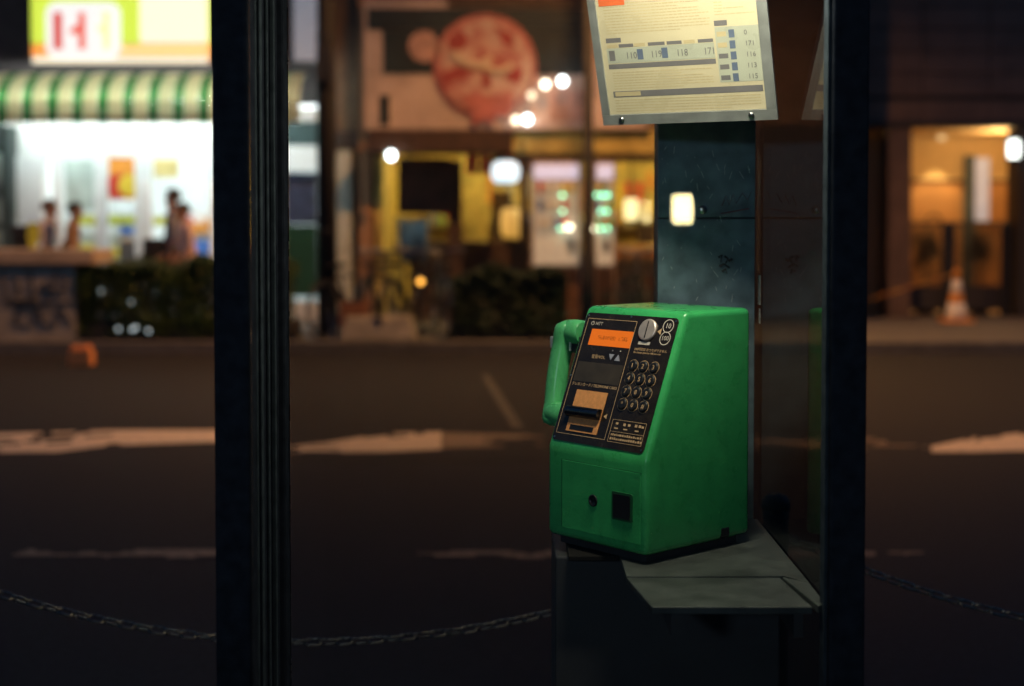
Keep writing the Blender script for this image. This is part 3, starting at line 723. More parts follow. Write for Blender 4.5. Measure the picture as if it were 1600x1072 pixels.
# ---- restaurant
FR = 18.6
rx0, rx1 = PX(586, FR), PX(1332, FR); orx = (rx0 + rx1) / 2
rest = thing('restaurant', 'open fronted restaurant with warm yellow interior under a big signboard', 'restaurant', (orx, FR, GZ))
def RS(name, m, x0, x1, y0, y1, z0, z1, bev=0, parent=rest): return bx(name, m, parent, x0 - orx, x1 - orx, y0 - FR, y1 - FR, z0 - GZ, z1 - GZ, bev)
mat('wall_yellow', (.56, .43, .12), .7, nscale=2.5, var=.45); mat('wood_dark', (.06, .03, .018), .6, nscale=8, var=.4); mat('wood_warm', (.42, .20, .07), .6, nscale=8, var=.3)
mat('warm_lamp', (.8, .7, .5), .5, emit=(1.0, .74, .26), estr=75)
ztop = PZ(205, FR)
RS('upper_wall', 'wall_brown', rx0, rx1, FR, FR + .4, ztop, 8.0)
RS('floor', 'wood_dark', rx0, rx1, FR, FR + 4, GZ, GZ + .02)
RS('back_wall', 'wall_yellow', rx0, rx1, FR + 3.9, FR + 4, GZ, ztop)
RS('side_wall', 'wall_yellow', rx0, rx0 + .1, FR + .01, FR + 3.89, GZ, ztop)
RS('side_wall', 'wall_yellow', rx1 - .1, rx1, FR + .01, FR + 3.89, GZ, ztop)
RS('ceiling', 'wall_yellow', rx0 + .1, rx1 - .1, FR + .401, FR + 3.89, ztop + .02, ztop + .06)
for i in range(4):
    for k in range(2): RS('ceiling_light', 'warm_lamp', rx0 + .7 + i * 1.5, rx0 + 1.1 + i * 1.5, FR + .9 + k * 1.6, FR + 1.15 + k * 1.6, ztop - .03, ztop + .018, .01)
RS('door_curtain', mat('curtain_brown', (.075, .030, .018), .8, nscale=5, var=.5), PX(622, FR + .1), PX(705, FR + .1), FR + .06, FR + .10, PZ(334, FR), PZ(247, FR))
RS('dark_door', 'wood_dark', PX(700, FR + .3), PX(722, FR + .3), FR + .2, FR + .3, GZ, PZ(250, FR))
RS('pillar', 'wall_yellow', PX(724, FR + 1.4), PX(762, FR + 1.4), FR + 1.42, FR + 1.7, GZ, ztop - .01, .01)
RS('dark_beam', 'wood_dark', PX(800, FR), PX(1030, FR), FR - .02, FR + .15, PZ(252, FR), PZ(238, FR))
RS('pillar', 'wood_dark', PX(812, FR), PX(826, FR), FR + .02, FR + .2, GZ, PZ(255, FR))
RS('counter', 'wood_dark', PX(640, FR + 1), PX(830, FR + 1), FR + .9, FR + 1.4, GZ + .02, GZ + 1.05, .02)
RS('orange_counter', 'wood_warm', PX(925, FR), PX(1120, FR), FR + .05, FR + .45, PZ(408, FR), PZ(384, FR), .02)
RS('counter_base', 'wood_dark', PX(930, FR), PX(1120, FR), FR + .12, FR + .4, GZ + .02, PZ(409, FR))
for a_, b_, c_, d_, m_ in ((930, 300, 965, 330, 'p_yellow'), (995, 350, 1022, 380, 'wood_dark'), (768, 300, 800, 390, 'wood_dark'), (605, 255, 620, 420, 'p_yellow')):
    RS('wall_picture', m_, PX(a_, FR + 1.9), PX(c_, FR + 1.9), FR + 1.8, FR + 1.83, PZ(d_, FR + 1.9), PZ(b_, FR + 1.9))
random.seed(33)
for i in range(26):                                  # paper menu strips on the back wall
    x = rx0 + .35 + i * .17; z = 2.0 + random.uniform(-.05, .25)
    RS('menu_strip', random.choice(['p_white', 'p_yellow', 'p_cream', 'p_orange', 'p_red']), x, x + .10, FR + 3.87, FR + 3.895, z - random.uniform(.25, .5), z)
RS('bottle_shelf', 'wood_dark', rx0 + .3, rx0 + 4.6, FR + 3.6, FR + 3.89, 1.30, 1.34)
for i in range(30):
    x = rx0 + .4 + i * .14
    obj('bottle', lathe(nb(), [(.035, 0), (.038, .17), (.014, .22), (.014, .29)], 10, (x - orx, 3.74, 1.341 - GZ)), random.choice(['p_green', 'wood_warm', 'p_white', 'p_blue', 'wood_dark']), rest, True)
for i in range(5):                                   # cloth strips over the doorway
    x = PX(726, FR) + i * .18; RS('noren_strip', random.choice(['curtain_brown', 'p_red', 'curtain_brown']), x, x + .165, FR + .25, FR + .26, ztop - .55, ztop - .02)
# eave over the doorway
RS('lintel', 'wall_yellow', PX(802, FR), PX(1125, FR), FR - .06, FR - .022, PZ(241, FR), PZ(203, FR), .01)
RS('closed_front', 'wall_dark', PX(1118, FR), rx1, FR - .015, FR - .001, GZ, ztop + .1)
RS('eave', 'wood_dark', PX(578, 18.2), PX(800, 18.2), 17.9, FR - .002, PZ(240, 18.2), PZ(206, 18.2), .02)
# signboard with round emblem
GY = 18.45
sb = thing('restaurant_signboard', 'large dark and peach signboard with round red emblem over the restaurant', 'sign', (PX(748, GY), GY, PZ(203, GY)))
q = sb.location.copy()
def SBp(name, m, px0, py0, px1, py1, k, h=.02): return bx(name, m, sb, PX(px0, GY) - q.x, PX(px1, GY) - q.x, -.02 * k - h, -.02 * k, PZ(py1, GY) - q.z, PZ(py0, GY) - q.z)
mat('sb_peach', (.66, .52, .46), .7, nscale=2.2, var=.3); mat('sb_slate', (.014, .028, .036), .6, nscale=3, var=.5)
mat('sb_red', (.52, .17, .15), .6, nscale=4, var=.3)
mat('sb_blotch', (.68, .52, .44), .7, nscale=2.6, col2=(.48, .13, .13), thr=(.38, .60))
mat('emblem_dark', (.40, .07, .07), .7); mat('emblem_cream', (.72, .58, .42), .7)
mat('sb_rust', (.56, .34, .29), .7, nscale=5, var=.3)
SBp('board', 'sb_peach', 570, 2, 1010, 202, 0, .06)
SBp('dark_field', 'sb_slate', 576, 14, 922, 48, 3); SBp('dark_field', 'sb_slate', 600, 49, 700, 116, 3); SBp('dark_field', 'sb_slate', 800, 49, 924, 118, 3)
SBp('dark_field', 'sb_slate', 594, 150, 610, 196, 3)
SBp('top_band', 'wood_dark', 700, 2, 920, 12, 3)
def disc(name, m, px, py, r, k, ry=None):
    s = GY / FPX
    return obj(name, prism(nb(), circ(r * s, 36, 0, 0, (ry or r) * s), .025), m, sb, M=Matrix.Translation((PX(px, GY) - q.x, -.02 * k, PZ(py, GY) - q.z)) @ Matrix.Rotation(R(90), 4, 'X'))
disc('emblem_rim', 'sb_red', 758, 104, 80, 4.2); disc('emblem', 'sb_blotch', 758, 105, 73, 5.6); disc('small_disc', 'sb_rust', 664, 74, 24, 4.2)
bm = prism(nb(), [(PX(x, GY) - q.x, PZ(y, GY) - q.z) for x, y in ((715, 150), (800, 150), (795, 185), (775, 180), (770, 198), (755, 186), (740, 200), (735, 172))], .02); obj('ribbon', bm, 'sb_red', sb, M=Matrix.Translation((0, -.14, 0)) @ Matrix.Rotation(R(90), 4, 'X'))
for ptsx in (((700, 62), (722, 48), (734, 66), (720, 84), (702, 80)), ((770, 42), (800, 56), (806, 78), (786, 70)), ((690, 118), (716, 106), (742, 112), (722, 124), (700, 132)), ((788, 100), (818, 112), (812, 134), (790, 126)), ((752, 88), (764, 90), (768, 140), (754, 138))):
    obj('emblem_shape', prism(nb(), [(PX(x, GY) - q.x, PZ(y, GY) - q.z) for x, y in ptsx], .012), 'emblem_dark', sb, M=Matrix.Translation((0, -.139, 0)) @ Matrix.Rotation(R(90), 4, 'X'))
for cx, cy, r0, a0, a1 in ((742, 70, 34, 200, 330), (778, 84, 30, 210, 330)):
    obj('emblem_arc', tube(nb(), [(PX(cx + r0 * math.cos(R(t)), GY) - q.x, -.142, PZ(cy - r0 * math.sin(R(t)), GY) - q.z) for t in range(a0, a1, 12)], .055, 6), 'emblem_cream', sb)
SBp('rust_patch', 'sb_rust', 858, 140, 915, 190, 3)

# ---- lamps of the restaurant, and signboard glows added in place of glass reflections
def glow_spot(px, py, Y, r, m, lab, group, shade=False):
    c = P(px, py, Y); t = thing('bulb_or_reflection', lab, 'lamp', c, 0, group)
    obj('bulb', lathe(nb(), [(r * .3, -r), (r * .8, -r * .6), (r, 0), (r * .8, r * .6), (r * .35, r * 1.0)], 14), m, t, True)
    obj('socket', lathe(nb(), [(r * .4, r * 1.01), (r * .4, r * 1.8), (r * .2, r * 2.0)], 10), 'dark_plastic', t, True)
    obj('cord', tube(nb(), [(0, 0, r * 1.9), (0, .02, r * 1.9 + .12), (0, .25, r * 1.9 + .22)], .008, 6), 'dark_plastic', t)
emat('reflection_warm', (1.0, .86, .62), 11); emat('bulb_reflection_white', (.95, 1.0, .96), 16); emat('reflection_dim', (1.0, .80, .52), 3.6); emat('reflection_mid', (1.0, .82, .55), 7)
glow_spot(852, 132, 18.1, .050, 'reflection_warm', 'small warm glow standing in for a glass reflection by the signboard corner', 'reflection glows along the signboard')
glow_spot(879, 127, 18.1, .054, 'bulb_reflection_white', 'brightest white glow standing in for a glass reflection by the signboard corner', 'reflection glows along the signboard')
glow_spot(830, 149, 18.1, .048, 'reflection_dim', 'dimmest amber glow standing in for a glass reflection by the round emblem', 'reflection glows along the signboard')
glow_spot(824, 187, 18.1, .054, 'bulb_reflection_white', 'white glow standing in for a glass reflection low beside the emblem ribbon, paired with an amber one', 'reflection glows along the signboard')
glow_spot(806, 188, 18.1, .048, 'reflection_mid', 'amber glow standing in for a glass reflection low beside the emblem ribbon, paired with a white one', 'reflection glows along the signboard')
glow_spot(611, 243, 17.8, .055, 'bulb_reflection_white', 'bright white bulb under the dark eave beside the doorway', 'bulbs under the eave')
def lantern(px0, py0, px1, py1, Y, m, name, lab, cat, hang=True, round_=.25):
    a_, b_ = P(px0, py1, Y), P(px1, py0, Y); w = (b_.x - a_.x) / 2; h = b_.z - a_.z
    t = thing(name, lab, cat, ((a_.x + b_.x) / 2, Y, a_.z))
    prof = [(w * (1 - round_), 0), (w * (1 - round_ * .3), h * .12), (w, h * .35), (w, h * .65), (w * (1 - round_ * .3), h * .88), (w * (1 - round_), h)]
    obj('shade', lathe(nb(), prof, 20), m, t, True)
    obj('cap', lathe(nb(), [(w * .75, h + .001), (w * .7, h + .03), (w * .3, h + .045)], 16), 'dark_plastic', t)
    obj('base_ring', lathe(nb(), [(w * .6, -.03), (w * .72, -.02), (w * .74, -.001)], 16), 'dark_plastic', t)
    if hang: obj('hanger', tube(nb(), [(0, 0, h + .04), (0, 0, h + .5)], .01, 6), 'dark_plastic', t)
    return t
emat('lantern_yellow', (1.0, .80, .34), 2.6); emat('lantern_white', (.78, .95, 1.0), 2.2); emat('lamp_cool', (.92, 1.0, .92), 3.5); emat('glow_amber', (1.0, .48, .06), .9)
lantern(975, 311, 997, 344, 17.6, 'lantern_yellow', 'paper_lantern', 'warm yellow paper lantern hanging over the orange counter', 'lantern', round_=.15)
lantern(768, 252, 812, 286, 17.9, 'lantern_white', 'globe_lamp', 'large cool white globe lamp hanging by the yellow pillar', 'lamp', round_=.45)
lantern(782, 325, 815, 372, 19.5, 'glow_amber', 'table_lantern', 'amber glowing lantern deep inside the restaurant', 'lantern', round_=.3)

# ---- vending machines
VY = 17.2
mat('vend_body', (.42, .30, .22), .45, nscale=8, var=.15); emat('vend_top', (.80, .74, .95), .95); emat('vend_win', (.85, .60, .36), .42); emat('vend_green', (.25, 1.0, .55), 14.0)
emat('vend_warm', (1.0, .85, .55), 9.0)
def vend(px0, px1, lab, dots, warm):
    x0, x1 = PX(px0, VY), PX(px1, VY); xm = (x0 + x1) / 2; t = thing('vending_machine', lab, 'vending machine', (xm, VY, GZ), 0, 'vending machines by the restaurant')
    zt = PZ(252, VY) - GZ; hw = (x1 - x0) / 2
    bx('body', 'vend_body', t, -hw, hw, 0, .7, 0, zt, .02)
    bx('header', 'vend_top', t, -hw + .03, hw - .03, -.025, -.003, PZ(280, VY) - GZ, PZ(257, VY) - GZ, .005)
    bx('display_window', 'vend_win', t, -hw + .03, hw - .03, -.02, -.003, PZ(414, VY) - GZ, PZ(284, VY) - GZ, .005)
    random.seed(px0)
    for r_ in range(3):
        z = PZ(300 + 27 * r_, VY) - GZ
        for i in range(5):
            w = 2 * (hw - .06) / 5; x = -hw + .06 + i * w
            obj('can', lathe(nb(), [(.030, 0), (.034, .01), (.034, .12), (.028, .135)], 10, (x + w / 2, -.055, z - .02)), random.choice(['p_red', 'p_white', 'p_yellow', 'p_blue', 'p_green', 'p_white']), t, True)
    bx('lower_panel', 'wood_dark', t, -hw + .03, hw - .03, -.02, -.003, .1, PZ(418, VY) - GZ, .005)
    bx('pickup_flap', 'dark_plastic', t, -hw + .10, hw - .10, -.035, -.022, .25, .48, .005)
    bx('coin_plate', 'screw', t, hw - .16, hw - .08, -.035, -.022, .95, 1.12, .003)
    for (px, py) in dots:
        c = P(px, py, VY - .09); obj('button_light', lathe(nb(), [(.010, -.012), (.016, -.005), (.016, .005), (.010, .012)], 8), 'vend_green', t, M=Matrix.Translation((c.x - xm, -.09, c.z - GZ)))
    for (px, py) in warm:
        c = P(px, py, VY - .11); obj('lamp', lathe(nb(), [(.03, -.03), (.045, -.01), (.045, .01), (.03, .03)], 10), 'vend_warm', t, True, M=Matrix.Translation((c.x - xm, -.11, c.z - GZ)))
vend(830, 908, 'tall peach vending machine with lilac header behind the lamp pole', [(879, 305), (879, 330), (876, 357)], [(889, 355)])
vend(928, 962, 'narrow vending machine with rows of green button lights by the yellow lantern', [(932, 305), (942, 305), (949, 305), (939, 330), (948, 330), (938, 357), (949, 357)], [(924, 357)])

# ---- blue banner, dark things standing before the restaurant
ban = thing('blue_banner', 'blue cloth banner hanging before the restaurant doorway', 'banner', (PX(645, 17.6), 17.6, GZ))
bm = nb(); zb0, zb1 = PZ(408, 17.6) - GZ, PZ(344, 17.6) - GZ
for i in range(12):
    pass
n = 12; w0, w1 = PX(622, 17.6) - ban.location.x, PX(668, 17.6) - ban.location.x
top = [bm.verts.new((w0 + (w1 - w0) * i / n, .02 * math.sin(i * 1.1), zb1)) for i in range(n + 1)]; bot = [bm.verts.new((w0 + (w1 - w0) * i / n, .035 * math.sin(i * 1.1 + .4), zb0 + .03 * math.sin(i))) for i in range(n + 1)]
for i in range(n): bm.faces.new((top[i], top[i + 1], bot[i + 1], bot[i]))
co = obj('cloth', bm, mat('blue_cloth', (.035, .14, .34), .8, nscale=7, var=.5), ban, True); sm = co.modifiers.new('thickness', 'SOLIDIFY'); sm.thickness = .006
obj('pole', tube(nb(), [(w0 - .03, .03, 0), (w0 - .03, .03, zb1 + .05)], .014, 8), 'post_steel', ban)
obj('crossbar', tube(nb(), [(w0 - .03, .03, zb1 + .02), (w1 + .02, .03, zb1 + .02)], .010, 8), 'post_steel', ban)
obj('foot', lathe(nb(), [(.16, 0), (.15, .06), (.03, .08)], 14, (w0 - .03, .03, 0)), 'cabinet', ban)

# ---- hedges
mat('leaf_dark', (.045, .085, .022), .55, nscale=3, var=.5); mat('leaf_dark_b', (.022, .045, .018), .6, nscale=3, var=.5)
def hedge(x0, x1, y0, y1, z1, n, m, lab, seed, lump=.10):
    rr = random.Random(seed)
    t = thing('hedge', lab, 'hedge', ((x0 + x1) / 2, (y0 + y1) / 2, GZ)); c = t.location; bm = nb()
    hx_, hy_ = (x1 - x0) / 2, (y1 - y0) / 2
    for _ in range(n):
        x = rr.uniform(-hx_, hx_); y = rr.uniform(-hy_, hy_)
        top_ = z1 - GZ + lump * noise.noise(Vector((x * 2.3, y * 2.3, seed))) + .04 * noise.noise(Vector((x * 9, y * 9, seed)))
        z = rr.uniform(.03, 1) ** .8 * top_
        if rr.random() < .5: y = -hy_ + abs(rr.gauss(0, .10)) + .06 * noise.noise(Vector((x * 3, z * 3, 1)))
        elif rr.random() < .5: z = top_ - abs(rr.gauss(0, .06))
        s = rr.uniform(.022, .042); M = Matrix.Translation((x, y, z)) @ Matrix.Rotation(rr.uniform(0, 6.28), 4, 'Z') @ Matrix.Rotation(rr.uniform(-1.2, 1.2), 4, 'X') @ Matrix.Rotation(rr.uniform(-.8, .8), 4, 'Y')
        bm.faces.new([bm.verts.new(M @ Vector(v)) for v in ((-s * .5, 0, 0), (0, -s * .9, .004), (s * .5, 0, 0), (0, s * .9, .006))])
    f = obj('foliage', bm, m, t); f['kind'] = 'stuff'
    for i in range(int((x1 - x0) / .5)):
        x = -hx_ + .25 + i * .5; pts = [(x, 0, 0), (x + rr.uniform(-.05, .05), 0, .25), (x + rr.uniform(-.12, .12), rr.uniform(-.1, .1), .6 * (z1 - GZ))]
        obj('stem', tube(nb(), pts, [.025, .02, .008], 6), 'wood_dark', t)
    bx('planter', 'wall_dark', t, -hx_ - .02, hx_ + .02, -hy_ + .05, hy_, -.005, .20, .01)
    return t
hedge(PX(122, 15.9), PX(455, 15.9), 15.75, 16.55, PZ(412, 15.9), 26000, 'leaf_dark', 'clipped dark green hedge in front of the convenience store', 3, .17)
hedge(PX(705, 16.0), PX(885, 16.0), 15.85, 16.5, PZ(425, 16.0), 12000, 'leaf_dark_b', 'dark leaved bushy hedge before the restaurant, beside the vending machines', 8, .22)
emat('glint', (.62, .80, .85), 1.1)  # glowing dots added in place of small reflector glints
for i, (px, py) in enumerate(((185, 514), (207, 515), (212, 512), (232, 517), (158, 455), (205, 472))):
    c = P(px, py, 15.70); t = thing('glint_light', 'tiny pale marker light low on the front of the store hedge' if i < 4 else 'tiny dim marker light higher on the front of the store hedge', 'light', c, 0, 'marker lights on the hedge' if i < 4 else 'upper marker lights on the hedge')
    obj('lens', lathe(nb(), [(.012, -.01), (.020, 0), (.012, .01)], 10), 'glint' if i < 4 else emat('glint_dim', (.45, .75, .8), .5), t, M=Matrix.Rotation(R(90), 4, 'X'))
    obj('stake', tube(nb(), [(0, .012, 0), (0, .02, -(c.z - GZ))], .006, 6), 'post_steel', t)

# ---- graffiti planter wall
gx0, gx1 = PX(-160, 15.75), PX(118, 15.75)
gp = thing('planter_wall', 'low pale planter wall with black graffiti and a ledge lit orange', 'planter', ((gx0 + gx1) / 2, 15.75, GZ))
gw = (gx1 - gx0) / 2; ztw = PZ(413, 15.75) - GZ
bx('wall', mat('planter_grey', (.30, .27, .22), .8, nscale=4, var=.3, bump=.3), gp, -gw, gw, 0, .5, 0, ztw)
bx('ledge', mat('ledge_stone', (.55, .42, .28), .7, nscale=5, var=.2), gp, -gw - .05, PX(146, 15.7) - gp.location.x, -.06, .75, ztw + .002, PZ(390, 15.75) - GZ, .015)
bx('soil', 'wall_dark', gp, -gw, gw, .502, .74, 0, ztw)
mat('graffiti', (.012, .012, .014), .6)
bm = nb()
for ln in ([(4, 425), (10, 470), (55, 468)], [(22, 430), (30, 450), (24, 462)], [(48, 424), (52, 466), (70, 440), (78, 468)], [(88, 424), (82, 458), (98, 462), (104, 430)], [(30, 478), (24, 505), (50, 512), (56, 484), (34, 478)], [(60, 478), (66, 506), (88, 510), (92, 480)], [(8, 474), (110, 472)], [(96, 482), (112, 508)]):
    tube(bm, [(lambda c: (c.x - gp.location.x, -.003, c.z - GZ))(P(x, y, 15.747)) for x, y in ln], [(.022, .003)] * len(ln), 6)
obj('graffiti', bm, 'graffiti', gp)
yf = thing('yellow_pennant', 'small yellow green pennant on a short stick above the planter ledge', 'flag', P(52, 391, 16.0))
zz = .0
bm = prism(nb(), [(-.055, .30), (.065, .31), (.075, .16), (.03, .02), (-.02, .0), (-.06, .14)], .02); obj('cloth', bm, mat('pennant', (.75, .80, .08), .7, emit=None), yf, M=Matrix.Translation((0, 0, 0)) @ Matrix.Rotation(R(90), 4, 'X'))
obj('stick', tube(nb(), [(0, .012, -.1), (0, .012, .36)], .008, 6), 'post_steel', yf)
db = thing('litter_bin', 'black box bin between the planter ledge and the store', 'bin', (PX(37, 17), 17.0, GZ))
bx('body', 'dark_plastic', db, -.10, .10, -.15, .15, 0, PZ(358, 17) - GZ - .05, .01); bx('lid', 'post_steel', db, -.11, .11, -.16, .16, PZ(358, 17) - GZ - .048, PZ(352, 17) - GZ, .01)
dk = thing('dark_sign_pillar', 'dark sign pillar at the end of the store beside the white pillar', 'sign', (PX(-10, 18.7), 18.7, GZ))
bx('slab', mat('dark_pillar', (.03, .05, .05), .5, nscale=3, var=.6), dk, -.35, PX(19, 18.7) - dk.location.x, -.05, .35, 0, PZ(196, 18.7) - GZ, .02)
for za, zb_ in ((310, 348), (240, 290), (360, 385)): bx('panel', mat('pillar_panel', (.20, .26, .25), .5, nscale=4, var=.5), dk, -.3, .13, -.062, -.052, PZ(zb_, 18.7) - GZ, PZ(za, 18.7) - GZ)

# ---- small things on the far kerb
def kerb_block(px, py, w, h, m, lab, nm, cat):
    g_ = gnd(px, py, .003 if nm == 'kerb_reflector' else GZ); t = thing(nm, lab, cat, g_)
    bm = nb(); prism(bm, [(-w / 2, 0), (w / 2, 0), (w / 2 * .85, h), (-w / 2 * .85, h)], .16, Matrix.Translation((0, .16, 0)) @ Matrix.Rotation(R(90), 4, 'X'), .01, 2)
    obj('body', bm, m, t); bx('cap', m, t, -w * .36, w * .36, .03, .13, h + .001, h + .03, .008)
mat('orange_block', (.75, .30, .10), .6)
kerb_block(124, 572, .24, .17, 'orange_block', 'small orange block on the road beside the hedge', 'kerb_reflector', 'block')

# ---- bicycles
mat('tyre', (.015, .015, .015), .8); mat('rim', (.35, .35, .36), .35, metal=1); mat('bike_paint', (.03, .035, .05), .4, metal=.2); mat('saddle', (.02, .016, .014), .6); mat('basket', (.06, .06, .06), .5, metal=.5)
def torus(bm, c, Rr, r, n=28, k=6): tube(bm, [(c[0] + Rr * math.cos(2 * math.pi * i / n), c[1], c[2] + Rr * math.sin(2 * math.pi * i / n)) for i in range(n)], r, k, closed=True)
def bicycle(lab):
    t = thing('bicycle', lab, 'bicycle', (0, 0, GZ), 0, 'bicycles parked on the far pavement')
    for x in (-.52, .52):
        bm = nb(); torus(bm, (x, 0, .33), .315, .018); wv = obj('wheel', bm, 'tyre', t, True)
        bm = nb(); torus(bm, (x, 0, .33), .290, .010, 28, 5); obj('rim', bm, 'rim', wv, True)
        bm = nb()
        for k in range(14): a_ = 2 * math.pi * k / 14; tube(bm, [(x, 0, .33), (x + .285 * math.cos(a_), 0, .33 + .285 * math.sin(a_))], .0018, 4)
        obj('spokes', bm, 'rim', wv)
    F = dict(rear=(-.52, 0, .33), bb=(-.08, 0, .29), seat=(-.22, 0, .72), head=(.36, 0, .78), fork=(.52, 0, .33), hd2=(.40, 0, .66))
    bm = nb()
    for a_, b_, r_ in (('rear', 'bb', .012), ('rear', 'seat', .010), ('bb', 'seat', .016), ('bb', 'hd2', .020), ('seat', 'hd2', .014), ('head', 'fork', .015)): tube(bm, [F[a_], F[b_]], r_, 8)
    obj('frame', bm, 'bike_paint', t, True)
    obj('saddle', prism(nb(), [(-.14, -.08), (-.05, -.085), (.14, -.02), (.14, .02), (-.05, .085), (-.14, .08)], .05, Matrix.Translation((-.25, 0, .80)), .012, 2), 'saddle', t)
    obj('seat_post', tube(nb(), [F['seat'], (-.25, 0, .80)], .012, 8), 'rim', t)
    obj('handlebar', tube(nb(), [(.15, -.28, .98), (.30, -.22, 1.0), (.35, 0, .95), (.30, .22, 1.0), (.15, .28, .98)], .012, 8), 'rim', t, True)
    obj('stem', tube(nb(), [F['head'], (.35, 0, .95)], .014, 8), 'rim', t)
    bm = nb()
    for z in (.72, .80, .88, .95): tube(bm, [(.42, -.16, z), (.68, -.14, z), (.68, .14, z), (.42, .16, z)], .006, 5, closed=True)
    for y in (-.14, -.05, .05, .14):
        tube(bm, [(.68, y, .72), (.68, y, .95)], .004, 4); tube(bm, [(.43, y, .72), (.68, y, .72)], .004, 4)
    for x in (.46, .53, .60):
        for y in (-.155, .155): tube(bm, [(x, y, .72), (x, y, .95)], .004, 4)
    obj('basket', bm, 'basket', t)
    obj('mudguard', tube(nb(), [(-.52 + .345 * math.cos(R(a_)), 0, .33 + .345 * math.sin(R(a_))) for a_ in range(10, 190, 20)], [(.005, .025)] * 9, 6), 'bike_paint', t)
    bm = nb(); lathe(bm, [(.09, 0), (.09, .006), (.01, .008)], 18); obj('chain_wheel', bm, 'rim', t, M=Matrix.Translation((-.08, -.04, .29)) @ Matrix.Rotation(R(90), 4, 'X'))
    for s in (-1, 1): bm = nb(); tube(bm, [(-.08, s * .05, .29), (-.08 + s * .12, s * .06, .29 - s * .12)], .008, 6); box(bm, -.08 + s * .12 - .04, -.08 + s * .12 + .04, s * .11 - .04, s * .11 + .04, .28 - s * .12, .30 - s * .12); obj('pedal', bm, 'tyre', t)
    obj('kickstand', tube(nb(), [(-.5, -.06, .3), (-.56, -.14, .0)], .008, 6), 'rim', t)
    return t
bk = bicycle('dark bicycle parked beside the utility pole')
for i, (px, Y, a_, lab) in enumerate(((548, 16.4, 62, None), (590, 16.9, 80, 'dark bicycle parked below the pale column'), (640, 16.6, 70, 'dark bicycle parked in front of the blue banner'), (690, 16.5, 100, 'dark bicycle leaning close to the dark leaved bushy hedge'), (985, 16.6, 75, 'dark bicycle parked under the yellow paper lantern'), (1015, 16.9, 105, 'dark bicycle parked at the orange counter beside another'))):
    o = bk if i == 0 else copy_tree(bk)
    o.location = (PX(px, Y), Y, GZ); o.rotation_euler = (0, 0, R(a_))
    if lab: o['label'] = lab
am = thing('warning_light', 'round amber warning light on a short post among the bicycles', 'lamp', (PX(657, 16.0), 16.0, GZ))
zc = PZ(440, 16.0) - GZ
obj('post', tube(nb(), [(0, .03, 0), (0, .03, zc + .05)], .02, 8), 'post_steel', am); obj('housing', lathe(nb(), [(.05, 0), (.055, .02), (.05, .04)], 14), 'post_steel', am, M=Matrix.Translation((0, .03, zc)) @ Matrix.Rotation(R(90), 4, 'X'))
obj('lens', lathe(nb(), [(.034, 0), (.03, .012), (.01, .02)], 14), emat('amber_lens', (1.0, .42, .05), 6.0), am, M=Matrix.Translation((0, -.011, zc)) @ Matrix.Rotation(R(90), 4, 'X'))
def crate(px, py0, py1, Y, w, m, lab, z=GZ):
    t = thing('crate', lab, 'crate', (PX(px, Y), Y, z)); h = PZ(py0, Y) - z if z == GZ else PZ(py0, Y) - PZ(py1, Y)
    for k in range(3): bx('slat', m, t, -w / 2, w / 2, -.012, 0, .02 + k * h / 3, .02 + (k + .8) * h / 3, .004); bx('slat', m, t, -w / 2, w / 2, .30, .312, .02 + k * h / 3, .02 + (k + .8) * h / 3, .004)
    for s in (-1, 1): bx('side_panel', m, t, s * w / 2 - .006, s * w / 2 + .006, .002, .298, .0, h, .002)
    bx('bottom', m, t, -w / 2 + .008, w / 2 - .008, .002, .298, .004, .016)
crate(880, 445, 490, 16.05, .34, mat('crate_orange', (.17, .085, .05), .7), 'orange crate stack in front of the peach vending machine')
crate(552, 472, 490, 15.95, .30, mat('crate_rust', (.26, .11, .06), .7), 'orange crate on the pavement beside the utility pole')
wb = thing('wheel_stop', 'long pale concrete wheel stop along the kerb near the bicycles', 'wheel stop', (PX(590, 15.85), 15.85, GZ))
obj('body', prism(nb(), [(-.42, 0), (.42, 0), (.36, .26), (-.36, .26)], .22, Matrix.Translation((0, .22, 0)) @ Matrix.Rotation(R(90), 4, 'X'), .015, 2), mat('pale_concrete', (.45, .41, .34), .8, nscale=6, var=.3, bump=.3), wb)
for x in (-.2, .2): obj('bolt', lathe(nb(), [(.02, .26), (.02, .27), (.005, .275)], 10, (x, .11, 0)), 'screw', wb)

# ---- right hand building
FB = 19.6
bx0, bx1 = PX(1334, FB), PX(1600, FB) + 4.0; obx = (bx0 + bx1) / 2
bld = thing('tiled_building', 'dark brown panelled building with a lit entrance beside the restaurant', 'building', (obx, FB, GZ))
def BL(name, m, x0, x1, y0, y1, z0, z1, bev=0, parent=bld): return bx(name, m, parent, x0 - obx, x1 - obx, y0 - FB, y1 - FB, z0 - GZ, z1 - GZ, bev)
mat('cladding', (.105, .068, .058), .7, nscale=3, var=.25, bump=.15); mat('cladding_dark', (.030, .026, .028), .7)
mat('entry_wall', (.62, .42, .20), .7, nscale=3, var=.12); mat('entry_lower', (.45, .22, .08), .7, nscale=3, var=.15); mat('entry_floor', (.35, .24, .15), .5)
zo = PZ(192, FB)
BL('core_wall', 'cladding_dark', bx0, bx1, FB + .02, FB + .4, zo, 8.0)
rows = [(zo + .03, PZ(158, FB)), (PZ(150, FB), PZ(116, FB)), (PZ(114.5, FB), PZ(81, FB)), (PZ(79.5, FB), PZ(46, FB)), (PZ(44.5, FB), PZ(11, FB)), (PZ(9.5, FB), PZ(-24, FB))]
pm = {}
for r_, (z0, z1) in enumerate(rows):
    x = bx0 + (.0 if r_ % 2 else -.0); wp = .92; k = 0
    while x < bx1 - .05:
        xe = min(bx1, x + wp)
        BL('panel', 'cladding', x + .006, xe - .006, FB - .02 - (.004 if (k + r_) % 3 == 0 else 0), FB + .018, z0, z1, .004); x += wp; k += 1
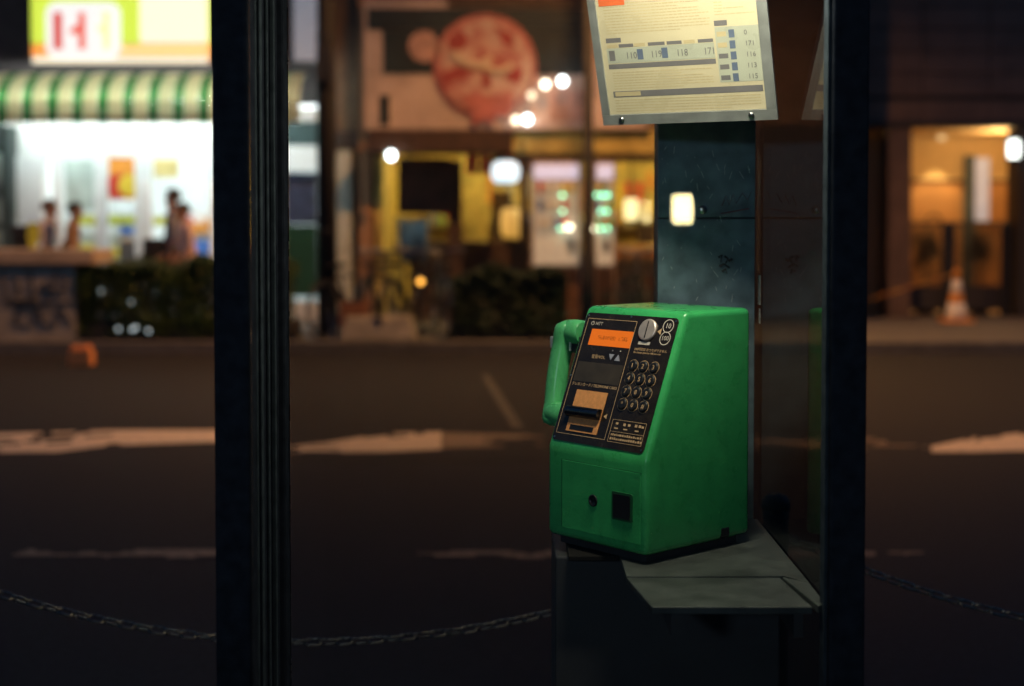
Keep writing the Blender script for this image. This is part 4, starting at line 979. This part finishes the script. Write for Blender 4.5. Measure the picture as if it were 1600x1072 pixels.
BL('lintel', 'cladding_dark', bx0, bx1, FB - .10, FB + .3, zo - .06, zo + .02, .01)
ex0, ex1 = PX(1422, FB), PX(1592, FB)
BL('pillar', 'cladding', PX(1386, FB), ex0, FB - .05, FB + .5, GZ, zo - .062, .01)
BL('recess_wall', mat('entry_orange', (.40, .19, .08), .7), bx0, PX(1385, FB), FB + .35, FB + .45, GZ, zo - .062)
BL('pillar', 'cladding_dark', ex1, PX(1625, FB), FB - .05, FB + .5, GZ, zo - .062, .01)
BL('front_wall', 'cladding', PX(1625, FB) + .002, bx1, FB, FB + .3, GZ, zo - .062)
BK = FB + 2.6; zs_ = PZ(283, BK)
BL('back_wall', 'entry_wall', ex0 - .3, ex1 + 1.2, BK, BK + .1, zs_ + .005, 2.75); BL('dado', 'entry_lower', ex0 - .3, ex1 + 1.2, BK - .02, BK + .1, GZ, zs_)
BL('rail', 'wood_dark', ex0 - .3, ex1 + 1.2, BK - .04, BK - .021, zs_ - .02, zs_ + .02)
BL('side_wall', 'entry_wall', ex0 - .4, ex0 - .302, FB + .5, BK + .1, GZ, 2.75)
BL('side_wall', 'entry_wall', ex1 + 1.2, ex1 + 1.3, FB + .5, BK + .1, GZ, 2.75)
BL('ceiling', 'entry_wall', ex0 - .4, ex1 + 1.3, FB + .401, BK + .1, 2.76, 2.85)
BL('entry_floor', 'entry_floor', ex0 - .3, ex1 + 1.2, FB + .5, BK, GZ + .002, GZ + .02)
BL('doorway', emat('door_blue', (.30, .46, .72), .30), PX(1521, BK), PX(1543, BK), BK - .06, BK - .045, PZ(345, BK), PZ(247, BK))
BL('door_jamb', mat('jamb', (.06, .075, .085), .6), PX(1503, BK), PX(1520, BK), BK - .09, BK - .045, GZ, PZ(243, BK), .01)
for px in (1460, 1575):
    x = PX(px, BK); dl = obj('downlight', lathe(nb(), [(.06, 0), (.06, .05), (.04, .06)], 14), emat('downlight', (1, .80, .42), .5), bld, M=Matrix.Translation((x - obx, BK - .32 - FB, 2.695 - GZ)))
    L = bpy.data.lights.new('downlight_beam', 'SPOT'); L.energy = 85 if px < 1500 else 8; L.color = (1, .72, .32); L.spot_size = R(75); L.spot_blend = .5; L.shadow_soft_size = .03
    lo = bpy.data.objects.new('downlight_beam', L); COL.objects.link(lo); lo.parent = bld; lo.location = (x - obx, BK - .32 - FB, 2.68 - GZ)
L = bpy.data.lights.new('entry_light', 'POINT'); L.energy = 45; L.color = (1, .66, .28); L.shadow_soft_size = .12
lo = bpy.data.objects.new('entry_light', L); COL.objects.link(lo); lo.parent = bld; lo.location = (PX(1560, FB + 1.2) - obx, 1.2, 2.5 - GZ)
# iron gate across the entrance
gt = thing('iron_gate', 'black iron gate with vertical bars across the lit entrance', 'gate', ((ex0 + ex1) / 2, FB + .25, GZ)); gh = PZ(347, FB + .25) - GZ; gw = (ex1 - ex0) / 2 - .02
obj('top_rail', box(nb(), -gw, gw, -.02, .02, gh - .04, gh, .005), 'post_dark', gt); obj('bottom_rail', box(nb(), -gw, gw, -.02, .02, .08, .12, .005), 'post_dark', gt)
nbars = 40
for i in range(nbars):
    x = -gw + .03 + (2 * gw - .06) * i / (nbars - 1); obj('bar', tube(nb(), [(x, 0, .121), (x, 0, gh - .041)], .0095, 6), 'post_dark', gt)
obj('kick_panel', box(nb(), -gw, gw, -.012, -.006, .125, .42, .002), 'cladding_dark', gt)
for px0, px1, py0 in ((1479, 1500, 350), (1572, 1590, 352)):
    bx('gate_post', 'post_dark', gt, PX(px0, FB) - gt.location.x, PX(px1, FB) - gt.location.x, -.07, -.025, 0, PZ(py0, FB) - GZ, .01)
obj('scroll', tube(nb(), [(-.36 + .10 * math.cos(R(a_)), -.03, gh + .0 + .10 * math.sin(R(a_))) for a_ in range(0, 190, 15)], .015, 6), 'post_dark', gt)
# potted plants behind the gate
for px, Y, lab in ((1447, FB + .6, 'dark potted shrub behind the gate under the downlight'), (1531, FB + .6, 'dark potted shrub behind the gate in front of the blue doorway')):
    t = thing('potted_shrub', lab, 'plant', (PX(px, Y), Y, GZ + .02)); rr = random.Random(px)
    obj('pot', lathe(nb(), [(.12, 0), (.17, .30), (.175, .33), (.15, .33), (.14, .30)], 16), 'wood_dark', t, True)
    obj('trunk', tube(nb(), [(0, 0, .3), (.02, 0, .6), (0, .01, .85)], [.02, .016, .01], 6), 'wood_dark', t)
    bm = nb()
    for _ in range(700):
        v = Vector((rr.gauss(0, 1), rr.gauss(0, 1), rr.gauss(0, 1))) * .62
        pnt = Vector((v.x * .15, v.y * .14, .92 + v.z * .20)); s = rr.uniform(.02, .045); M = Matrix.Translation(pnt) @ Matrix.Rotation(rr.uniform(0, 6.28), 4, 'Z') @ Matrix.Rotation(rr.uniform(-1.3, 1.3), 4, 'X')
        bm.faces.new([bm.verts.new(M @ Vector(q_)) for q_ in ((-s * .5, 0, 0), (0, -s, 0), (s * .5, 0, 0), (0, s, 0))])
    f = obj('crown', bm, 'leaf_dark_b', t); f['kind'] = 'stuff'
# wall lamp
wl = lantern(1575, 219, 1593, 247, FB - .2, 'lamp_cool', 'wall_or_fill_lamp', 'white glowing lamp on the pillar of the lit entrance', 'lamp', hang=False, round_=.15)
obj('arm', tube(nb(), [(0, 0, .3), (0, .1, .34), (0, .16, .30)], .012, 6), 'dark_plastic', wl)
# traffic cone and barrier bar
cp = gnd(1494, 503, GZ)
cone = thing('traffic_cone', 'white and orange traffic cone standing before the lit entrance', 'traffic cone', cp)
hcn = PZ(420, cp.y) - GZ
mat('cone_white', (.78, .74, .66), .5); mat('cone_orange', (.75, .30, .05), .5)
obj('base', box(nb(), -.19, .19, -.19, .19, 0, .035, .01), 'cone_orange', cone)
prv = (.15, .036)
for i, (r_, z_, m_) in enumerate(((.105, .26, 'cone_white'), (.085, .38, 'cone_orange'), (.055, .57, 'cone_white'), (.03, 1.0, 'cone_orange'))):
    z_ = z_ * hcn if i == 3 else z_ * hcn / .72
    obj('band', lathe(nb(), [(prv[0], prv[1] + .0005), (r_, z_)], 18), m_, cone, True); prv = (r_, z_)
br = thing('barrier_bar', 'yellow barrier bar slung low from the traffic cone to the pillar', 'barrier', cp)
pA = Vector((PX(1352, FB - .4), FB - .4, PZ(470, FB - .4))) - cp; pB = Vector((0, 0, hcn - .06))
mat('bar_yellow', (.40, .22, .05), .5)
nseg = 7
for i in range(nseg):
    a_, b_ = pA.lerp(pB, i / nseg), pA.lerp(pB, (i + .98) / nseg); obj('segment', tube(nb(), [a_, b_], .018, 8), 'bar_yellow' if i % 2 == 0 else mat('bar_orange', (.30, .13, .04), .5), br, True)
obj('end_loop', tube(nb(), [pB + Vector((.06 * math.cos(2 * math.pi * k / 14), .06 * math.sin(2 * math.pi * k / 14), 0)) for k in range(14)], .012, 6, closed=True), 'bar_yellow', br)

# ---- building on the near side of the street, behind the viewpoint
nbd = thing('near_building', 'dark shuttered building lining the near pavement', 'building', (0, -3.2, GZ))
bx('wall', 'wall_dark', nbd, -14, 14, -.4, 0, 0, 7.5)
for i in range(5):
    x = -10 + i * 4.6
    sh = bx('shutter', mat('shutter_grey', (.09, .09, .09), .7), nbd, x, x + 3.4, .002, .03, .05, 2.7)
    for k in range(13): bx('slat', 'shutter_grey', sh, x + .02, x + 3.38, .032, .05, .1 + k * .2, .27 + k * .2, .008)
bx('cornice', 'cladding_dark', nbd, -14, 14, .002, .25, 3.0, 3.25, .02)

# fill lamp added behind the viewpoint to brighten the booth column and phone
fill_lamp = thing('wall_or_fill_lamp', 'small shaded cool white fill lamp added behind the viewpoint, aimed at the booth', 'lamp', (-1.62, -2.95, 2.25))
obj('lens', lathe(nb(), [(.022, 0), (.026, .006), (.012, .014)], 18), emat('fill_lens_cool', (.95, .95, .85), 5.0), fill_lamp, True, M=Matrix.Rotation(R(-90), 4, 'X'))
obj('shade', lathe(nb(), [(.05, .0), (.034, -.05), (.02, -.09), (.01, -.10)], 18), 'dark_plastic', fill_lamp, True, M=Matrix.Translation((0, -.004, 0)) @ Matrix.Rotation(R(-90), 4, 'X'))
obj('bracket', tube(nb(), [(0, -.09, 0), (0, -.14, .04), (0, -.245, .04)], .012, 8), 'dark_plastic', fill_lamp, True)
L = bpy.data.lights.new('fill_lamp_light', 'SPOT'); L.energy = 170; L.color = (.66, .86, 1.0); L.shadow_soft_size = .2; L.spot_size = R(27); L.spot_blend = .8
lo = bpy.data.objects.new('fill_lamp_light', L); COL.objects.link(lo); lo.parent = fill_lamp; lo.location = (0, .03, 0)
lo.rotation_euler = (Vector((.16, 2.7, 1.42)) - Vector((-1.62, -2.92, 2.25))).to_track_quat('-Z', 'Y').to_euler()

# ---- lantern behind the viewpoint whose reflection shows in the booth glass
lp = thing('street_lantern', 'lit paper lantern on a thin post on the near pavement', 'lantern', (.70 * 1.02, -1.45, GZ))
zq = 1.45 + (HY - 327) / FPX * 6.0 - GZ
obj('post', tube(nb(), [(0, .0, 0), (0, 0, zq - .075)], .02, 10), 'post_steel', lp); obj('foot', lathe(nb(), [(.18, 0), (.17, .05), (.03, .07)], 16), 'cabinet', lp)
obj('shade', lathe(nb(), [(.036, -.06), (.042, -.045), (.044, 0), (.042, .045), (.036, .06)], 18, (0, 0, zq)), emat('near_lantern', (1.0, .84, .42), 40), lp, True)
obj('cap', lathe(nb(), [(.035, .061), (.03, .08), (.01, .09)], 14, (0, 0, zq)), 'dark_plastic', lp)

# ================================================================== people
mat('skin_a', (.36, .19, .12), .6); mat('hair_black', (.012, .010, .010), .5); mat('hair_brown', (.06, .02, .014), .5)
mat('shirt_white', (.58, .52, .52), .8, nscale=6, var=.1); mat('shirt_grey', (.28, .28, .31), .8, nscale=6, var=.1); mat('shirt_tan', (.36, .20, .10), .8, nscale=6, var=.15); mat('shirt_pink', (.75, .55, .50), .8, nscale=6, var=.1)
mat('pants_navy', (.02, .025, .045), .8); mat('pants_dark', (.02, .02, .022), .8); mat('shoe', (.02, .018, .016), .6); mat('bag_dark', (.012, .012, .014), .5)
def person(px, Y, h, rz, lab, shirt, pants, hair, lean=0.0, stride=.18, arm=(.25, -.2), bend=(.5, .5), bag=False):
    """a walking or standing figure facing local -y; one skinned body, hair and bag as children"""
    k = h / 1.72
    t = thing('person', lab, 'person', (PX(px, Y), Y, GZ), rz)
    V = {}; E_ = []; RD = {}; MT = {}
    def v(n_, x, y, z, r, par=None, m='skin_a'):
        y += -lean * max(0, z - .9)
        V[n_] = Vector((x, y, z)) * k; RD[n_] = (r if isinstance(r, tuple) else (r, r))
        if par: E_.append((par, n_)); MT[(par, n_)] = m
    v('pel', 0, 0, .95, (.145, .105)); v('wst', 0, -.005, 1.08, (.135, .095), 'pel', shirt); v('cst', 0, -.01, 1.28, (.160, .110), 'wst', shirt)
    v('shc', 0, .0, 1.42, (.125, .085), 'cst', shirt); v('nck', 0, -.005, 1.50, .055, 'shc'); v('jaw', 0, -.02, 1.555, (.066, .075), 'nck'); v('hd', 0, -.012, 1.63, (.076, .092), 'jaw'); v('crn', 0, -.005, 1.69, (.058, .070), 'hd')
    v('nose', 0, -.105, 1.60, .012, 'hd')
    for s, sn in ((-1, 'l'), (1, 'r')):
        v('ear' + sn, s * .082, .0, 1.605, .014, 'hd')
        st = stride * s
        v('hip' + sn, s * .088, 0, .88, .092, 'pel', pants); v('kne' + sn, s * .095, -st * .5 - .02, .49, .062, 'hip' + sn, pants); v('ank' + sn, s * .095, -st + .05, .09, .042, 'kne' + sn, pants)
        v('heel' + sn, s * .095, -st + .06, .04, .036, 'ank' + sn, 'shoe'); v('toe' + sn, s * .105, -st - .12, .03, .030, 'ank' + sn, 'shoe')
        a_ = arm[0 if s < 0 else 1]; b_ = bend[0 if s < 0 else 1]
        ex, ey, ez = s * .235, -math.sin(a_) * .28, 1.40 - math.cos(a_) * .28
        wx, wy, wz = s * .235, ey - math.sin(a_ + b_) * .25, ez - math.cos(a_ + b_) * .25
        v('sh' + sn, s * .175, 0, 1.40, .058, 'shc', shirt); v('elb' + sn, ex, ey, ez, .042, 'sh' + sn, shirt); v('wr' + sn, wx, wy, wz, .028, 'elb' + sn)
        dx, dy, dz = 0, -math.sin(a_ + b_), -math.cos(a_ + b_)
        v('plm' + sn, wx, wy + dy * .07, wz + dz * .07, (.038, .020), 'wr' + sn)
        for f in range(4): v('f%d' % f + sn, wx + (f - 1.5) * .018, wy + dy * (.155 - .006 * abs(f - 1.3)) - .01, wz + dz * (.155 - .006 * abs(f - 1.3)), .009, 'plm' + sn)
        v('th' + sn, wx - s * .045, wy + dy * .09 - .015, wz + dz * .09, .010, 'wr' + sn)
    names = list(V); idx = {n_: i for i, n_ in enumerate(names)}
    me = bpy.data.meshes.new('body'); me.from_pydata([V[n_] for n_ in names], [(idx[a_], idx[b_]) for a_, b_ in E_], [])
    o = bpy.data.objects.new('body', me); COL.objects.link(o)
    o.modifiers.new('skin', 'SKIN'); o.modifiers.new('sub', 'SUBSURF').levels = 1
    for i, n_ in enumerate(names): me.skin_vertices[0].data[i].radius = (RD[n_][0] * k, RD[n_][1] * k)
    me.skin_vertices[0].data[0].use_root = True
    dg = bpy.context.evaluated_depsgraph_get(); ev = bpy.data.meshes.new_from_object(o.evaluated_get(dg)); bpy.data.objects.remove(o)
    ms = ['skin_a', shirt, pants, 'shoe']
    for m_ in ms: ev.materials.append(MATS[m_])
    segs = [(V[a_], V[b_], MT[(a_, b_)]) for a_, b_ in E_]
    for f in ev.polygons:
        c = f.center; best = 9; bmn = 'skin_a'
        for a_, b_, m_ in segs:
            d = b_ - a_; tt = max(0, min(1, (c - a_).dot(d) / max(d.length_squared, 1e-9))); q_ = (a_ + d * tt - c).length
            if q_ < best: best, bmn = q_, m_
        if c.z > 1.50 * k: bmn = 'skin_a'
        f.material_index = ms.index(bmn)
    ev.shade_smooth(); b_ = bpy.data.objects.new('body', ev); COL.objects.link(b_); b_.parent = t
    bm = nb(); hc = V['hd'] + Vector((0, .012, .012)) * k
    bmesh.ops.create_uvsphere(bm, u_segments=20, v_segments=12, radius=1)
    for vv in bm.verts:
        n0 = vv.co.copy(); vv.co = Vector((n0.x * .097, n0.y * .112, n0.z * .108)) * k * (1 + .05 * noise.noise(n0 * 3)) + hc
    bmesh.ops.delete(bm, geom=[vv for vv in bm.verts if (vv.co - hc).z < -.02 * k and (vv.co - hc).y < .02 * k or (vv.co - hc).z < -.075 * k or ((vv.co - hc).y < -.075 * k and (vv.co - hc).z < .035 * k)], context='VERTS')
    obj('hair', bm, hair, t, True)
    for s in (-1, 1):
        bm = nb(); bmesh.ops.create_uvsphere(bm, u_segments=8, v_segments=6, radius=.011 * k, matrix=Matrix.Translation(V['hd'] + Vector((s * .032, -.083, -.012)) * k)); obj('eye', bm, 'hair_black', t, True)
    bm = nb(); box(bm, -.022 * k, .022 * k, -.09 * k, -.080 * k, -.004, .004); bmesh.ops.translate(bm, verts=bm.verts[:], vec=V['jaw'] + Vector((0, .0, .0))); obj('mouth', bm, mat('lips', (.35, .12, .10), .6), t)
    if bag:
        bm = nb(); box(bm, -.10, .10, -.38, -.10, .72 * k, 1.12 * k, .04, 3); obj('bag', bm, 'bag_dark', t, True)
        obj('strap', tube(nb(), [(0, -.12, 1.1 * k), (.12, -.08, 1.3 * k), (.10, .0, 1.46 * k), (0, .10, 1.25 * k), (-.05, -.1, 1.1 * k)], .014, 6), 'bag_dark', t)
    return t
person(74, 17.3, PZ(314, 17.3) - GZ, R(75), 'person in a pale pink white shirt with reddish hair behind the planter ledge', 'shirt_white', 'pants_navy', 'hair_brown', .05)
person(107, 17.0, PZ(318, 17.0) - GZ, R(100), 'person with black hair in a tan top walking behind the planter ledge', 'shirt_tan', 'pants_navy', 'hair_black', .12, arm=(.1, -.5), bend=(.6, .5))
person(272, 17.6, PZ(297, 17.6) - GZ, R(-80), 'taller person in a grey shirt carrying a dark bag before the store', 'shirt_grey', 'pants_dark', 'hair_black', .02, bag=True)
person(299, 17.0, PZ(319, 17.0) - GZ, R(-60), 'shorter person in a pink shirt with dark hair before the store', 'shirt_pink', 'pants_dark', 'hair_black', .16, arm=(.3, .1), bend=(.8, .9))
